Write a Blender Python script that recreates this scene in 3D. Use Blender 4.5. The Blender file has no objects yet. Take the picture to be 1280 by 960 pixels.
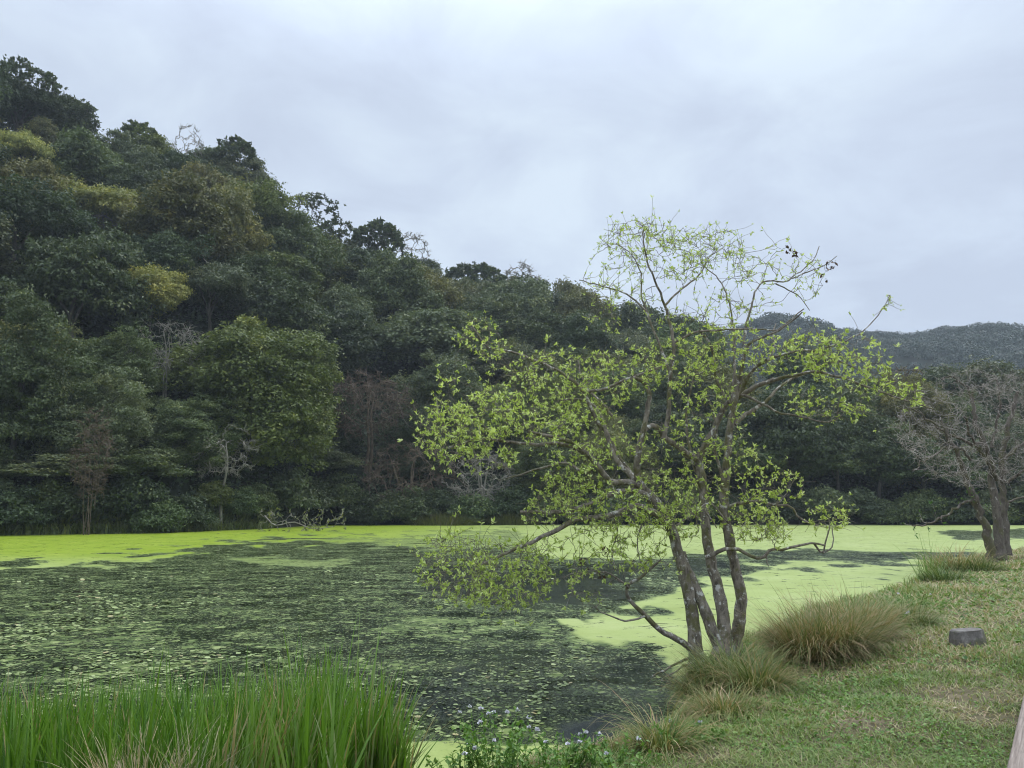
import bpy, math, random
import numpy as np

R = math.radians
rng = np.random.default_rng(7)
random.seed(7)
scene = bpy.context.scene
col = scene.collection

# ------------------------------------------------------------------ camera
CAM = np.array([0.0, 0.0, 2.4])
F = 960.0
TH = math.atan((632 - 480) / F)
cam_data = bpy.data.cameras.new("camera")
cam_data.sensor_width = 36
cam_data.lens = 27
cam_data.clip_start = 0.1
cam_data.clip_end = 6000
cam = bpy.data.objects.new("camera", cam_data)
cam.location = CAM
cam.rotation_euler = (R(90) + TH, 0, 0)
col.objects.link(cam)
scene.camera = cam

# ------------------------------------------------------------------ world, sun, exposure
SUN_EL, SUN_AZ = R(58), R(60)
w = bpy.data.worlds.new("World")
scene.world = w
w.use_nodes = True
nt = w.node_tree
nt.nodes.clear()
N = nt.nodes.new
Lk = nt.links.new


def math_node(t, op, a, b=None, c=None):
    n = t.nodes.new("ShaderNodeMath")
    n.operation = op
    for i, v in enumerate((a, b, c)):
        if v is None:
            continue
        if isinstance(v, (int, float)):
            n.inputs[i].default_value = v
        else:
            t.links.new(v, n.inputs[i])
    return n.outputs[0]


def mix_col(t, fac, a, b, mode='MIX'):
    n = t.nodes.new("ShaderNodeMix")
    n.data_type = 'RGBA'
    n.blend_type = mode
    for i, v in ((0, fac), (6, a), (7, b)):
        if isinstance(v, (int, float)):
            n.inputs[i].default_value = v
        elif isinstance(v, (tuple, list)):
            n.inputs[i].default_value = (*v, 1) if len(v) == 3 else v
        else:
            t.links.new(v, n.inputs[i])
    return n.outputs[2]


def ramp(t, fac, stops, interp='LINEAR'):
    n = t.nodes.new("ShaderNodeValToRGB")
    cr = n.color_ramp
    cr.interpolation = interp
    while len(cr.elements) < len(stops):
        cr.elements.new(0.5)
    for e, (p, c) in zip(cr.elements, stops):
        e.position = p
        e.color = (*c, 1) if len(c) == 3 else c
    t.links.new(fac, n.inputs[0])
    return n.outputs[0]


def noise(t, vec, scale, detail=4, rough=0.55, dist=0.0):
    n = t.nodes.new("ShaderNodeTexNoise")
    n.inputs['Scale'].default_value = scale
    n.inputs['Detail'].default_value = detail
    n.inputs['Roughness'].default_value = rough
    n.inputs['Distortion'].default_value = dist
    if vec is not None:
        t.links.new(vec, n.inputs['Vector'])
    return n.outputs[0]


def maprange(t, v, a, b, c=0.0, d=1.0, smooth=True):
    n = t.nodes.new("ShaderNodeMapRange")
    n.interpolation_type = 'SMOOTHSTEP' if smooth else 'LINEAR'
    t.links.new(v, n.inputs[0])
    for i, x in enumerate((a, b, c, d)):
        if isinstance(x, (int, float)):
            n.inputs[i + 1].default_value = x
        else:
            t.links.new(x, n.inputs[i + 1])
    return n.outputs[0]


sky = N("ShaderNodeTexSky")
sky.sky_type = 'NISHITA'
sky.sun_disc = False
sky.sun_elevation = SUN_EL
sky.sun_rotation = SUN_AZ
tc = N("ShaderNodeTexCoord")
sep = N("ShaderNodeSeparateXYZ")
Lk(tc.outputs['Generated'], sep.inputs[0])
zc = math_node(nt, 'MAXIMUM', sep.outputs[2], 0.0)
zp = math_node(nt, 'ADD', zc, 0.22)
comb = N("ShaderNodeCombineXYZ")
Lk(math_node(nt, 'DIVIDE', sep.outputs[0], zp), comb.inputs[0])
Lk(math_node(nt, 'DIVIDE', sep.outputs[1], zp), comb.inputs[1])
cl = noise(nt, comb.outputs[0], 0.85, 5, 0.5, 0.35)
cl2 = noise(nt, comb.outputs[0], 3.0, 6, 0.6, 0.5)
clm = math_node(nt, 'ADD', math_node(nt, 'MULTIPLY', cl, 0.65), math_node(nt, 'MULTIPLY', cl2, 0.35))
cloud = ramp(nt, clm, [(0.40, (3.15, 3.55, 4.35)), (0.49, (3.65, 4.15, 4.95)), (0.58, (4.25, 4.85, 5.5))])
zen = maprange(nt, zc, 0.45, 0.95, 1.0, 3.2)
zenc = N("ShaderNodeCombineXYZ")
for i in range(3):
    Lk(zen, zenc.inputs[i])
cloud = mix_col(nt, 1.0, cloud, zenc.outputs[0], 'MULTIPLY')
skyc = mix_col(nt, 0.94, sky.outputs[0], cloud)
bg = N("ShaderNodeBackground")
Lk(skyc, bg.inputs[0])
bg.inputs[1].default_value = 0.13
wo = N("ShaderNodeOutputWorld")
Lk(bg.outputs[0], wo.inputs[0])

sd = bpy.data.lights.new("sun", 'SUN')
sd.energy = 1.4
sd.angle = R(14)
sd.color = (1.0, 0.97, 0.92)
sun = bpy.data.objects.new("sun", sd)
sun.rotation_euler = (R(90) - SUN_EL, 0, math.pi - SUN_AZ)
sun.location = (0, 0, 60)
col.objects.link(sun)

scene.view_settings.view_transform = 'Standard'
scene.view_settings.look = 'None'
scene.view_settings.gamma = 1
scene.view_settings.exposure = 0.45
scene.view_settings.use_curve_mapping = False
scene.render.engine = 'CYCLES'
scene.cycles.max_bounces = 5
scene.cycles.diffuse_bounces = 3
scene.cycles.glossy_bounces = 2
scene.cycles.transmission_bounces = 3
scene.cycles.transparent_max_bounces = 8
scene.cycles.volume_bounces = 0
scene.cycles.use_denoising = True
scene.cycles.use_adaptive_sampling = False
scene.cycles.filter_width = 1.1

# ------------------------------------------------------------------ pixel helpers (pixels of the 1280 x 960 photograph)
FW = np.array([0, math.cos(TH), math.sin(TH)])
UP = np.array([0, -math.sin(TH), math.cos(TH)])


def pdir(px, py):
    px, py = np.broadcast_arrays(np.asarray(px, float), np.asarray(py, float))
    d = np.empty(px.shape + (3,))
    a, b = (px - 640) / F, (480 - py) / F
    d[..., 0] = a
    d[..., 1] = FW[1] + b * UP[1]
    d[..., 2] = FW[2] + b * UP[2]
    return d


def at_y(px, py, y):
    d = pdir(px, py)
    return CAM + d * (np.asarray(y, float) / d[..., 1])[..., None]


def ground(px, py, z=0.0):
    d = pdir(px, py)
    return CAM + d * ((z - CAM[2]) / d[..., 2])[..., None]


def proj(P):
    d = np.asarray(P, float) - CAM
    dep = d @ FW
    return 640 + F * d[..., 0] / dep, 480 - F * (d @ UP) / dep, dep


# ------------------------------------------------------------------ smooth value noise for geometry
def _hash(ix, iy, s):
    h = np.sin(ix * 127.1 + iy * 311.7 + s * 74.7) * 43758.5453
    return h - np.floor(h)


def vnoise(x, y, s=0):
    ix, iy = np.floor(x), np.floor(y)
    fx, fy = x - ix, y - iy
    fx, fy = fx * fx * (3 - 2 * fx), fy * fy * (3 - 2 * fy)
    a, b = _hash(ix, iy, s), _hash(ix + 1, iy, s)
    c, d = _hash(ix, iy + 1, s), _hash(ix + 1, iy + 1, s)
    return (a + (b - a) * fx) * (1 - fy) + (c + (d - c) * fx) * fy


def fbm(x, y, s=0, o=4):
    t, a, n = 0, 0.5, 0
    for k in range(o):
        t = t + a * vnoise(x * 2 ** k, y * 2 ** k, s + k)
        n += a
        a *= 0.5
    return t / n


def sstep(a, b, x):
    t = np.clip((x - a) / (b - a), 0, 1)
    return t * t * (3 - 2 * t)


# ------------------------------------------------------------------ mesh builder
class MB:
    def __init__(self):
        self.v, self.q, self.t, self.a = [], [], [], []
        self.n = 0

    def add(self, verts, quads=None, tris=None, val=None):
        verts = np.asarray(verts, np.float32).reshape(-1, 3)
        k = len(verts)
        self.v.append(verts)
        if quads is not None and len(quads):
            self.q.append(np.asarray(quads, np.int64).reshape(-1, 4) + self.n)
        if tris is not None and len(tris):
            self.t.append(np.asarray(tris, np.int64).reshape(-1, 3) + self.n)
        if val is None:
            val = 0.5
        self.a.append(np.broadcast_to(np.asarray(val, np.float32), (k,)) if np.ndim(val) == 0 else np.asarray(val, np.float32))
        self.n += k
        return self

    def mesh(self, name, mat, smooth=True):
        me = bpy.data.meshes.new(name)
        V = np.concatenate(self.v)
        Q = np.concatenate(self.q) if self.q else np.zeros((0, 4), np.int64)
        T = np.concatenate(self.t) if self.t else np.zeros((0, 3), np.int64)
        me.vertices.add(len(V))
        me.vertices.foreach_set('co', V.ravel())
        nl = Q.size + T.size
        me.loops.add(nl)
        me.loops.foreach_set('vertex_index', np.concatenate([Q.ravel(), T.ravel()]).astype(np.int32))
        nf = len(Q) + len(T)
        me.polygons.add(nf)
        ls = np.concatenate([np.arange(len(Q)) * 4, Q.size + np.arange(len(T)) * 3]).astype(np.int32)
        me.polygons.foreach_set('loop_start', ls)
        me.polygons.foreach_set('use_smooth', np.full(nf, smooth, bool))
        me.update(calc_edges=True)
        at = me.attributes.new('v', 'FLOAT', 'POINT')
        at.data.foreach_set('value', np.concatenate(self.a).astype(np.float32))
        if mat is not None:
            me.materials.append(mat)
        return me

    def build(self, name, mat, parent=None, smooth=True, color=None):
        o = bpy.data.objects.new(name, self.mesh(name, mat, smooth))
        col.objects.link(o)
        if parent is not None:
            o.parent = parent
        if color is not None:
            o.color = (*color, 1)
        return o


def tag(o, label=None, cat=None, group=None, kind=None):
    for k, v in (('label', label), ('category', cat), ('group', group), ('kind', kind)):
        if v:
            o[k] = v
    return o


def empty(name, loc, label=None, cat=None, group=None, rz=0.0, s=1.0):
    o = bpy.data.objects.new(name, None)
    o.empty_display_size = 0.2
    o.location = loc
    o.rotation_euler = (0, 0, rz)
    o.scale = (s, s, s)
    col.objects.link(o)
    return tag(o, label, cat, group)


def unit(a):
    return a / np.maximum(np.linalg.norm(a, axis=-1, keepdims=True), 1e-9)


def tubes(mb, P, r, sides=5, val=0.5, cap=True):
    """P (B,N,3), r (B,N): a batch of tapering tubes."""
    P = np.asarray(P, float)
    r = np.asarray(r, float)
    if P.ndim == 2:
        P, r = P[None], r[None]
    B, n, _ = P.shape
    T = np.empty_like(P)
    T[:, 1:-1] = P[:, 2:] - P[:, :-2]
    T[:, 0] = P[:, 1] - P[:, 0]
    T[:, -1] = P[:, -1] - P[:, -2]
    T = unit(T)
    ref = np.where(np.abs(T[:, 0, 2:3]) > 0.85, np.array([[1.0, 0, 0]]), np.array([[0, 0, 1.0]]))
    U = np.empty_like(P)
    u = unit(np.cross(T[:, 0], ref))
    for i in range(n):
        u = unit(u - (u * T[:, i]).sum(-1, keepdims=True) * T[:, i])
        U[:, i] = u
    W = np.cross(T, U)
    a = np.arange(sides) / sides * 2 * math.pi
    ring = U[:, :, None] * np.cos(a)[None, None, :, None] + W[:, :, None] * np.sin(a)[None, None, :, None]
    rr = r[:, :, None] if r.ndim == 2 else r
    V = P[:, :, None] + ring * rr[..., None]
    i = np.arange(n - 1)[:, None] * sides
    j = np.arange(sides)[None]
    k = (j + 1) % sides
    q = np.stack([i + j, i + k, i + sides + k, i + sides + j], -1).reshape(-1, 4)
    Q = (np.arange(B)[:, None, None] * n * sides + q[None]).reshape(-1, 4)
    vv = val if np.ndim(val) == 0 else np.repeat(np.asarray(val), n * sides)
    mb.add(V.reshape(-1, 3), Q, None, vv)
    return mb


def leaves(mb, C, D, Nn, L, Wd, val, fold=0.15):
    """rhombic leaves starting at C along D with normal Nn"""
    C, D = np.asarray(C, float), unit(np.asarray(D, float))
    S = unit(np.cross(D, Nn))
    Nn = np.cross(S, D)
    L = np.broadcast_to(L, (len(C),))[:, None]
    Wd = np.broadcast_to(Wd, (len(C),))[:, None]
    mid = C + D * L * 0.45 + Nn * Wd * fold
    V = np.stack([C, mid + S * Wd, C + D * L - Nn * L * 0.08, mid - S * Wd], 1)
    n = len(C)
    Q = np.arange(n * 4).reshape(n, 4)
    mb.add(V.reshape(-1, 3), Q, None, np.repeat(np.broadcast_to(val, (n,)), 4))
    return mb


def blades(mb, B, H, lean, Wd, val, segs=3, droop=1.0):
    """grass blades from base B, height H, horizontal lean vector, width Wd"""
    n = len(B)
    lean = np.asarray(lean, float)
    side = unit(np.stack([-lean[:, 1], lean[:, 0]], -1) + 1e-6)
    a = rng.uniform(-0.9, 0.9, n)
    ca, sa = np.cos(a), np.sin(a)
    side = np.stack([side[:, 0] * ca - side[:, 1] * sa, side[:, 0] * sa + side[:, 1] * ca, np.zeros(n)], -1)
    rows, m = [], segs + 1
    for i in range(m):
        t = i / segs
        p = B.copy()
        p[:, :2] += lean * (t ** 1.7)[..., None] if np.ndim(t) else lean * t ** 1.7
        p[:, 2] += H * (t - 0.28 * droop * t ** 3)
        wv = Wd * (1 - t) ** 0.7 * 0.5
        if i < segs:
            rows += [p - side * wv[:, None], p + side * wv[:, None]]
        else:
            rows += [p]
    V = np.stack(rows, 1)
    k = V.shape[1]
    base = np.arange(n)[:, None] * k
    Q = np.concatenate([base + np.array([[2 * i, 2 * i + 1, 2 * i + 3, 2 * i + 2]]) for i in range(segs - 1)])
    T = base + np.array([[k - 3, k - 2, k - 1]])
    mb.add(V.reshape(-1, 3), Q, T, np.repeat(val, k))
    return mb


def arcs(mb, B, az, th0, L, curl, Wd, val, segs=8):
    """arching blades: start angle th0 from vertical towards azimuth az, bending over by curl along the length"""
    n = len(B)
    dl = L / segs
    p = B.copy()
    hor = np.stack([np.cos(az), np.sin(az), np.zeros(n)], -1)
    tw = rng.uniform(-0.8, 0.8, n)
    side = np.stack([-np.sin(az + tw), np.cos(az + tw), np.zeros(n)], -1)
    rows = []
    for i in range(segs + 1):
        t = i / segs
        wv = Wd * (1 - t) ** 0.6 * min(1, 0.6 + t * 2) * 0.5
        rows += [p - side * wv[:, None], p + side * wv[:, None]] if i < segs else [p]
        th = th0 + curl * t ** 1.3
        p = p + (hor * np.sin(th)[:, None] + np.array([0, 0, 1.0]) * np.cos(th)[:, None]) * dl[:, None]
    V = np.stack(rows, 1)
    k = V.shape[1]
    base = np.arange(n)[:, None] * k
    Q = np.concatenate([base + np.array([[2 * i, 2 * i + 1, 2 * i + 3, 2 * i + 2]]) for i in range(segs - 1)])
    T = base + np.array([[k - 3, k - 2, k - 1]])
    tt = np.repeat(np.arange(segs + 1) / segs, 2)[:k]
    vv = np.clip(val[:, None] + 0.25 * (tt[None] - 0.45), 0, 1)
    mb.add(V.reshape(-1, 3), Q, T, vv.ravel())
    return mb


# ------------------------------------------------------------------ materials
def new_mat(name):
    m = bpy.data.materials.new(name)
    m.use_nodes = True
    t = m.node_tree
    b = t.nodes['Principled BSDF']
    return m, t, b


def attr(t, name='v'):
    n = t.nodes.new("ShaderNodeAttribute")
    n.attribute_name = name
    return n.outputs['Fac']


def pos(t):
    return t.nodes.new("ShaderNodeNewGeometry").outputs['Position']


def objco(t):
    return t.nodes.new("ShaderNodeTexCoord").outputs['Object']


def bump(t, b, h, strength=0.5, dist=0.02):
    n = t.nodes.new("ShaderNodeBump")
    n.inputs['Strength'].default_value = strength
    n.inputs['Distance'].default_value = dist
    t.links.new(h, n.inputs['Height'])
    t.links.new(n.outputs[0], b.inputs['Normal'])


def leaf_mat(name, stops, trans=0.3, rough=0.45, spec=0.35, use_obj=False):
    m, t, b = new_mat(name)
    c = ramp(t, attr(t), stops)
    if use_obj:
        oi = t.nodes.new("ShaderNodeObjectInfo")
        c = mix_col(t, 1.0, c, oi.outputs['Color'], 'MULTIPLY')
    t.links.new(c, b.inputs['Base Color'])
    b.inputs['Roughness'].default_value = rough
    b.inputs['Specular IOR Level'].default_value = spec
    if trans > 0:
        tr = t.nodes.new("ShaderNodeBsdfTranslucent")
        hs = mix_col(t, 1.0, c, (1.25, 1.3, 0.7), 'MULTIPLY')
        t.links.new(hs, tr.inputs[0])
        mx = t.nodes.new("ShaderNodeMixShader")
        mx.inputs[0].default_value = trans
        t.links.new(b.outputs[0], mx.inputs[1])
        t.links.new(tr.outputs[0], mx.inputs[2])
        t.links.new(mx.outputs[0], t.nodes['Material Output'].inputs[0])
    return m


def bark_mat(name, dark, mid, pale, moss=None, scale=9.0, pale_at=0.6):
    m, t, b = new_mat(name)
    p = objco(t)
    mp = t.nodes.new("ShaderNodeMapping")
    mp.inputs['Scale'].default_value = (1, 1, 0.45)
    t.links.new(p, mp.inputs[0])
    n1 = noise(t, mp.outputs[0], scale, 6, 0.65, 0.4)
    n2 = noise(t, p, scale * 0.8, 5, 0.6, 0.2)
    n3 = noise(t, p, scale * 0.35, 4, 0.6)
    c = ramp(t, n1, [(0.32, dark), (0.62, mid)])
    c = mix_col(t, maprange(t, n2, pale_at, pale_at + 0.08), c, pale)
    if moss:
        c = mix_col(t, maprange(t, n3, 0.5, 0.62, 0, 0.75), c, moss)
    t.links.new(c, b.inputs['Base Color'])
    b.inputs['Roughness'].default_value = 0.9
    b.inputs['Specular IOR Level'].default_value = 0.2
    bump(t, b, n1, 0.9, 0.03)
    return m


def plain(name, c, rough=0.8, var=0.25, scale=6):
    m, t, b = new_mat(name)
    n = noise(t, objco(t), scale, 5, 0.6)
    lo = tuple(x * (1 - var) for x in c)
    hi = tuple(x * (1 + var) for x in c)
    t.links.new(ramp(t, n, [(0.3, lo), (0.7, hi)]), b.inputs['Base Color'])
    b.inputs['Roughness'].default_value = rough
    return m


M = {}
M['crown'] = leaf_mat('forest_leaves', [(0.0, (0.55, 0.62, 0.55)), (0.5, (1.0, 1.0, 1.0)), (0.85, (1.5, 1.35, 1.15)), (1.0, (2.0, 1.7, 1.2))], 0.22, 0.5, 0.3, True)
M['forest_bark'] = bark_mat('forest_bark', (0.05, 0.045, 0.038), (0.13, 0.12, 0.10), (0.24, 0.23, 0.2), None, 2.0, 0.62)
M['pale_bark'] = bark_mat('bleached_bark', (0.16, 0.145, 0.12), (0.30, 0.28, 0.24), (0.42, 0.40, 0.36), None, 3.0, 0.6)
M['brown_twigs'] = bark_mat('brown_twigs', (0.07, 0.052, 0.038), (0.15, 0.115, 0.085), (0.22, 0.18, 0.14), None, 3.0, 0.62)
M['willow_bark'] = bark_mat('willow_bark', (0.08, 0.066, 0.052), (0.31, 0.27, 0.22), (0.56, 0.54, 0.50), (0.13, 0.125, 0.045), 14.0, 0.56)
M['willow_twig'] = bark_mat('willow_twigs', (0.09, 0.078, 0.06), (0.24, 0.21, 0.165), (0.40, 0.37, 0.32), None, 10.0, 0.6)
M['bare_bark'] = bark_mat('bare_tree_bark', (0.07, 0.058, 0.046), (0.17, 0.145, 0.12), (0.34, 0.31, 0.28), (0.11, 0.105, 0.05), 7.0, 0.6)
M['bare_twig'] = bark_mat('bare_tree_twigs', (0.20, 0.172, 0.145), (0.40, 0.355, 0.31), (0.56, 0.52, 0.47), None, 6.0, 0.58)
M['willow_leaf'] = leaf_mat('willow_leaves', [(0, (0.26, 0.35, 0.07)), (0.5, (0.48, 0.57, 0.16)), (1, (0.70, 0.76, 0.40))], 0.42, 0.4, 0.4)
M['dead_leaf'] = leaf_mat('dead_leaves', [(0, (0.05, 0.03, 0.018)), (1, (0.12, 0.07, 0.035))], 0.1)
M['lawn_blade'] = leaf_mat('lawn_blades', [(0, (0.075, 0.14, 0.03)), (0.35, (0.14, 0.22, 0.05)), (0.6, (0.22, 0.29, 0.085)), (0.78, (0.30, 0.31, 0.13)), (1, (0.42, 0.34, 0.21))], 0.3, 0.5, 0.35)
M['sedge'] = leaf_mat('sedge_blades', [(0, (0.06, 0.115, 0.025)), (0.4, (0.15, 0.20, 0.055)), (0.6, (0.28, 0.25, 0.10)), (0.8, (0.40, 0.26, 0.14)), (1, (0.56, 0.43, 0.28))], 0.25, 0.5, 0.35)
M['reed'] = leaf_mat('reed_blades', [(0, (0.06, 0.15, 0.012)), (0.5, (0.135, 0.26, 0.025)), (0.78, (0.16, 0.27, 0.06)), (0.93, (0.26, 0.31, 0.14)), (1, (0.34, 0.27, 0.13))], 0.3, 0.35, 0.5)
M['straw'] = leaf_mat('straw_blades', [(0, (0.19, 0.24, 0.12)), (0.4, (0.36, 0.30, 0.18)), (1, (0.56, 0.44, 0.30))], 0.2, 0.55, 0.3)
M['herb'] = leaf_mat('herb_leaves', [(0, (0.06, 0.14, 0.025)), (0.5, (0.13, 0.25, 0.045)), (1, (0.24, 0.34, 0.09))], 0.3, 0.45, 0.4)
M['petal'] = plain('flower_petals', (0.74, 0.72, 0.76), 0.6, 0.1, 40)


def soil_mat(name, a, b_, c, scale):
    m, t, b = new_mat(name)
    p = pos(t)
    n = noise(t, p, scale, 6, 0.65)
    n2 = noise(t, p, scale * 9, 4, 0.6)
    cc = ramp(t, n, [(0.35, a), (0.52, b_), (0.68, c)])
    cc = mix_col(t, maprange(t, n2, 0.3, 0.75, 0, 0.6), cc, tuple(x * 0.55 for x in a))
    t.links.new(cc, b.inputs['Base Color'])
    b.inputs['Roughness'].default_value = 0.95
    b.inputs['Specular IOR Level'].default_value = 0.15
    bump(t, b, n2, 0.6, 0.03)
    return m


M['soil'] = soil_mat('lawn_soil', (0.075, 0.075, 0.036), (0.15, 0.125, 0.075), (0.24, 0.19, 0.135), 0.9)
M['hill'] = soil_mat('forest_floor', (0.02, 0.028, 0.016), (0.03, 0.036, 0.02), (0.045, 0.04, 0.028), 0.15)

# ------------------------------------------------------------------ terrain beyond the pond
sil = np.array([(-500, -20), (-300, 20), (-100, 62), (0, 98), (60, 118), (120, 160), (200, 178), (320, 218), (345, 262), (430, 300), (520, 322),
                (545, 346), (640, 356), (700, 382), (760, 396), (860, 404), (900, 436), (960, 474), (1100, 470), (1200, 472), (1280, 478), (1500, 482), (1800, 486)], float)
rid = np.interp(sil[:, 0], [-300, 0, 300, 540, 760, 960, 1280], [112, 118, 138, 168, 198, 172, 180])
_d = pdir(sil[:, 0], sil[:, 1])
rid_u, rid_e = _d[:, 0] / _d[:, 1], _d[:, 2] / _d[:, 1]
sh = np.array([(-500, 682), (-300, 677), (0, 669), (200, 666), (330, 661), (400, 656.5), (640, 655.5), (1280, 656), (1800, 656)], float)
_s = ground(sh[:, 0], sh[:, 1])
sh_u, sh_y = _s[:, 0] / _s[:, 1], _s[:, 1]
mt = np.array([(-500, 470), (700, 440), (880, 410), (934, 409), (973, 407), (1040, 411), (1080, 411), (1140, 416), (1180, 411), (1280, 410), (1400, 404), (1800, 420)], float)
_m = pdir(mt[:, 0], mt[:, 1])
mt_u, mt_e = _m[:, 0] / _m[:, 1], _m[:, 2] / _m[:, 1]
TREE_H = 9.5


def H(x, y):
    u = x / y
    ys = np.interp(u, sh_u, sh_y)
    yr = np.interp(u, rid_u, rid)
    hr = np.interp(u, rid_u, rid_e) * yr + CAM[2] - TREE_H
    t = (y - ys) / (yr - ys)
    up = np.where(t < 0, np.maximum(t * 12, -1.0), 0.5 * sstep(0, 0.02, t) + hr * np.clip(t, 0, 1) ** 0.92)
    up = np.where(t > 1, hr * np.maximum(1 - 0.5 * (t - 1), -0.02), up)
    up = up + (fbm(x / 14, y / 14, 3, 3) - 0.5) * 5 * np.clip(t * 3, 0, 1)
    hm = np.interp(u, mt_u, mt_e) * 540 + CAM[2] - 12
    far = hm * sstep(230, 540, y) ** 0.8 + (fbm(x / 60, y / 60, 9, 3) - 0.5) * 30 * sstep(260, 360, y) * (1 - sstep(480, 540, y))
    far = np.where(y > 540, hm * (1 - (y - 540) / 900), far)
    return np.maximum(up, np.where(y > 232, far, -5))


def ray_hit(px, py, off=0.0, y0=60, y1=520):
    d = pdir(px, py)
    ys = np.arange(y0, y1, 0.5)
    P = CAM + d[None] * (ys / d[1])[:, None]
    hit = np.nonzero(P[:, 2] < H(P[:, 0], P[:, 1]) + off)[0]
    i = hit[0] if len(hit) else len(ys) - 1
    return P[i]


def shore_y(px):
    return float(np.interp(px, sh[:, 0], sh_y))


def base_on(px, y, row=600.0):
    """a point of the terrain at depth y under what shows at column px of the given row"""
    p = at_y(px, float(row), y)
    x = float(p[0])
    return np.array([x, y, float(H(np.array(x), np.array(float(y))))])


def grid_mesh(mb, X, Y, Z, val=0.5):
    n, m = X.shape
    i = np.arange(n - 1)[:, None] * m + np.arange(m - 1)[None]
    Q = np.stack([i, i + 1, i + m + 1, i + m], -1).reshape(-1, 4)
    mb.add(np.stack([X, Y, Z], -1).reshape(-1, 3), Q, None, val)


mb = MB()
uu = np.linspace(-1.15, 1.15, 260)
yy = np.concatenate([np.linspace(52, 240, 170), np.linspace(243, 700, 120)])
U_, Y_ = np.meshgrid(uu, yy)
grid_mesh(mb, U_ * Y_, Y_, H(U_ * Y_, Y_))
tag(mb.build('hillside', M['hill']), kind='structure')
mb = MB()
X_, Y_ = np.meshgrid(np.linspace(-3000, 3000, 30), np.linspace(-1500, 4500, 30))
grid_mesh(mb, X_, Y_, X_ * 0 - 1.6)
tag(mb.build('ground', M['hill']), kind='structure')

# ------------------------------------------------------------------ near bank and lawn
edge_px = np.array([(640, 958), (745, 948), (800, 926), (850, 895), (862, 852), (900, 818), (960, 798), (1010, 772), (1100, 748), (1150, 730), (1180, 714), (1205, 702), (1300, 686)], float)
edge = ground(edge_px[:, 0], edge_px[:, 1])[:, :2]
shore_line = np.concatenate([[(-45, 2.0), (-14, 4.2), (-6, 5.0), (-3.0, 5.4), (-1.2, 6.1)], edge, [(48, 52), (70, 60)]])


def seg_dist(P, A):
    """signed distance of points to the shoreline (positive on land: right hand / camera side)"""
    best = np.full(P.shape[:-1], 1e9)
    sgn = np.ones(P.shape[:-1])
    for a, b in zip(A[:-1], A[1:]):
        ab = b - a
        t = np.clip(((P - a) @ ab) / (ab @ ab), 0, 1)
        q = P - (a + t[..., None] * ab)
        d = np.hypot(q[..., 0], q[..., 1])
        s = np.where(ab[0] * (P[..., 1] - a[1]) - ab[1] * (P[..., 0] - a[0]) < 0, 1.0, -1.0)
        m = d < best
        best = np.where(m, d, best)
        sgn = np.where(m, s, sgn)
    return best * sgn


def lawn_z(x, y):
    P = np.stack([x, y], -1)
    s = seg_dist(P, shore_line) + (fbm(x * 1.3, y * 1.3, 21, 3) - 0.5) * 0.5
    z = np.where(s > 0, 0.13 * (1 - np.exp(-s / 0.2)) + 0.55 * (1 - np.exp(-s / 3.2)), np.maximum(s * 0.5, -0.7))
    return z + (fbm(x * 0.8, y * 0.8, 5, 4) - 0.5) * 0.18 * np.clip(s, 0, 1)


def lawn_hit(px, py):
    d = pdir(float(px), float(py))
    yv = np.arange(2.5, 60, 0.02)
    P = CAM + d[None] * (yv / d[1])[:, None]
    z = np.maximum(lawn_z(P[:, 0], P[:, 1]), 0.0)
    i = np.nonzero(P[:, 2] < z)[0]
    return P[i[0]] if len(i) else P[-1]


mb = MB()
xs = np.concatenate([np.linspace(-45, -8, 30), np.linspace(-7.7, 14, 180), np.linspace(14.4, 80, 70)])
ys = np.concatenate([np.linspace(-25, 3, 20), np.linspace(3.1, 18, 160), np.linspace(18.4, 75, 80)])
X_, Y_ = np.meshgrid(xs, ys)
grid_mesh(mb, X_, Y_, lawn_z(X_, Y_))
tag(mb.build('lawn', M['soil']), kind='structure')

# ------------------------------------------------------------------ pond


def poly_sd(px, py, poly):
    P = np.stack([px, py], -1)
    A = np.array(poly, float)
    best = np.full(px.shape, 1e9)
    ins = np.zeros(px.shape, bool)
    for a, b in zip(A, np.roll(A, -1, 0)):
        ab = b - a
        t = np.clip(((P - a) @ ab) / (ab @ ab), 0, 1)
        q = P - (a + t[..., None] * ab)
        # rows are foreshortened: weigh vertical distance more
        best = np.minimum(best, np.hypot(q[..., 0] * 0.35, q[..., 1] * 1.4))
        c = (a[1] > py) != (b[1] > py)
        with np.errstate(divide='ignore', invalid='ignore'):
            xi = a[0] + (py - a[1]) * (b[0] - a[0]) / (b[1] - a[1])
        ins ^= c & (px < xi)
    return np.where(ins, best, -best)


rows = np.concatenate([np.linspace(650, 700, 60), np.linspace(701, 800, 80), np.linspace(802, 1100, 110), [1300, 1700, 2600]])
cols = np.concatenate([np.linspace(-1400, -60, 60), np.linspace(-50, 1330, 330), np.linspace(1350, 2600, 50)])
PX, PY = np.meshgrid(cols, rows)
G = ground(PX, PY)
cover = np.zeros(PX.shape)
WARP = (fbm(G[..., 0] * 0.9 + 40, G[..., 1] * 0.5, 31, 4) - 0.5) * 5.0


def region(poly, soft, amt):
    global cover
    cover = np.maximum(cover, amt * sstep(-soft, soft, poly_sd(PX, PY, poly) + WARP * soft))


def clear(poly, soft, amt):
    global cover
    cover = cover * (1 - amt * sstep(-soft, soft, poly_sd(PX, PY, poly) + WARP * soft))


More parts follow.
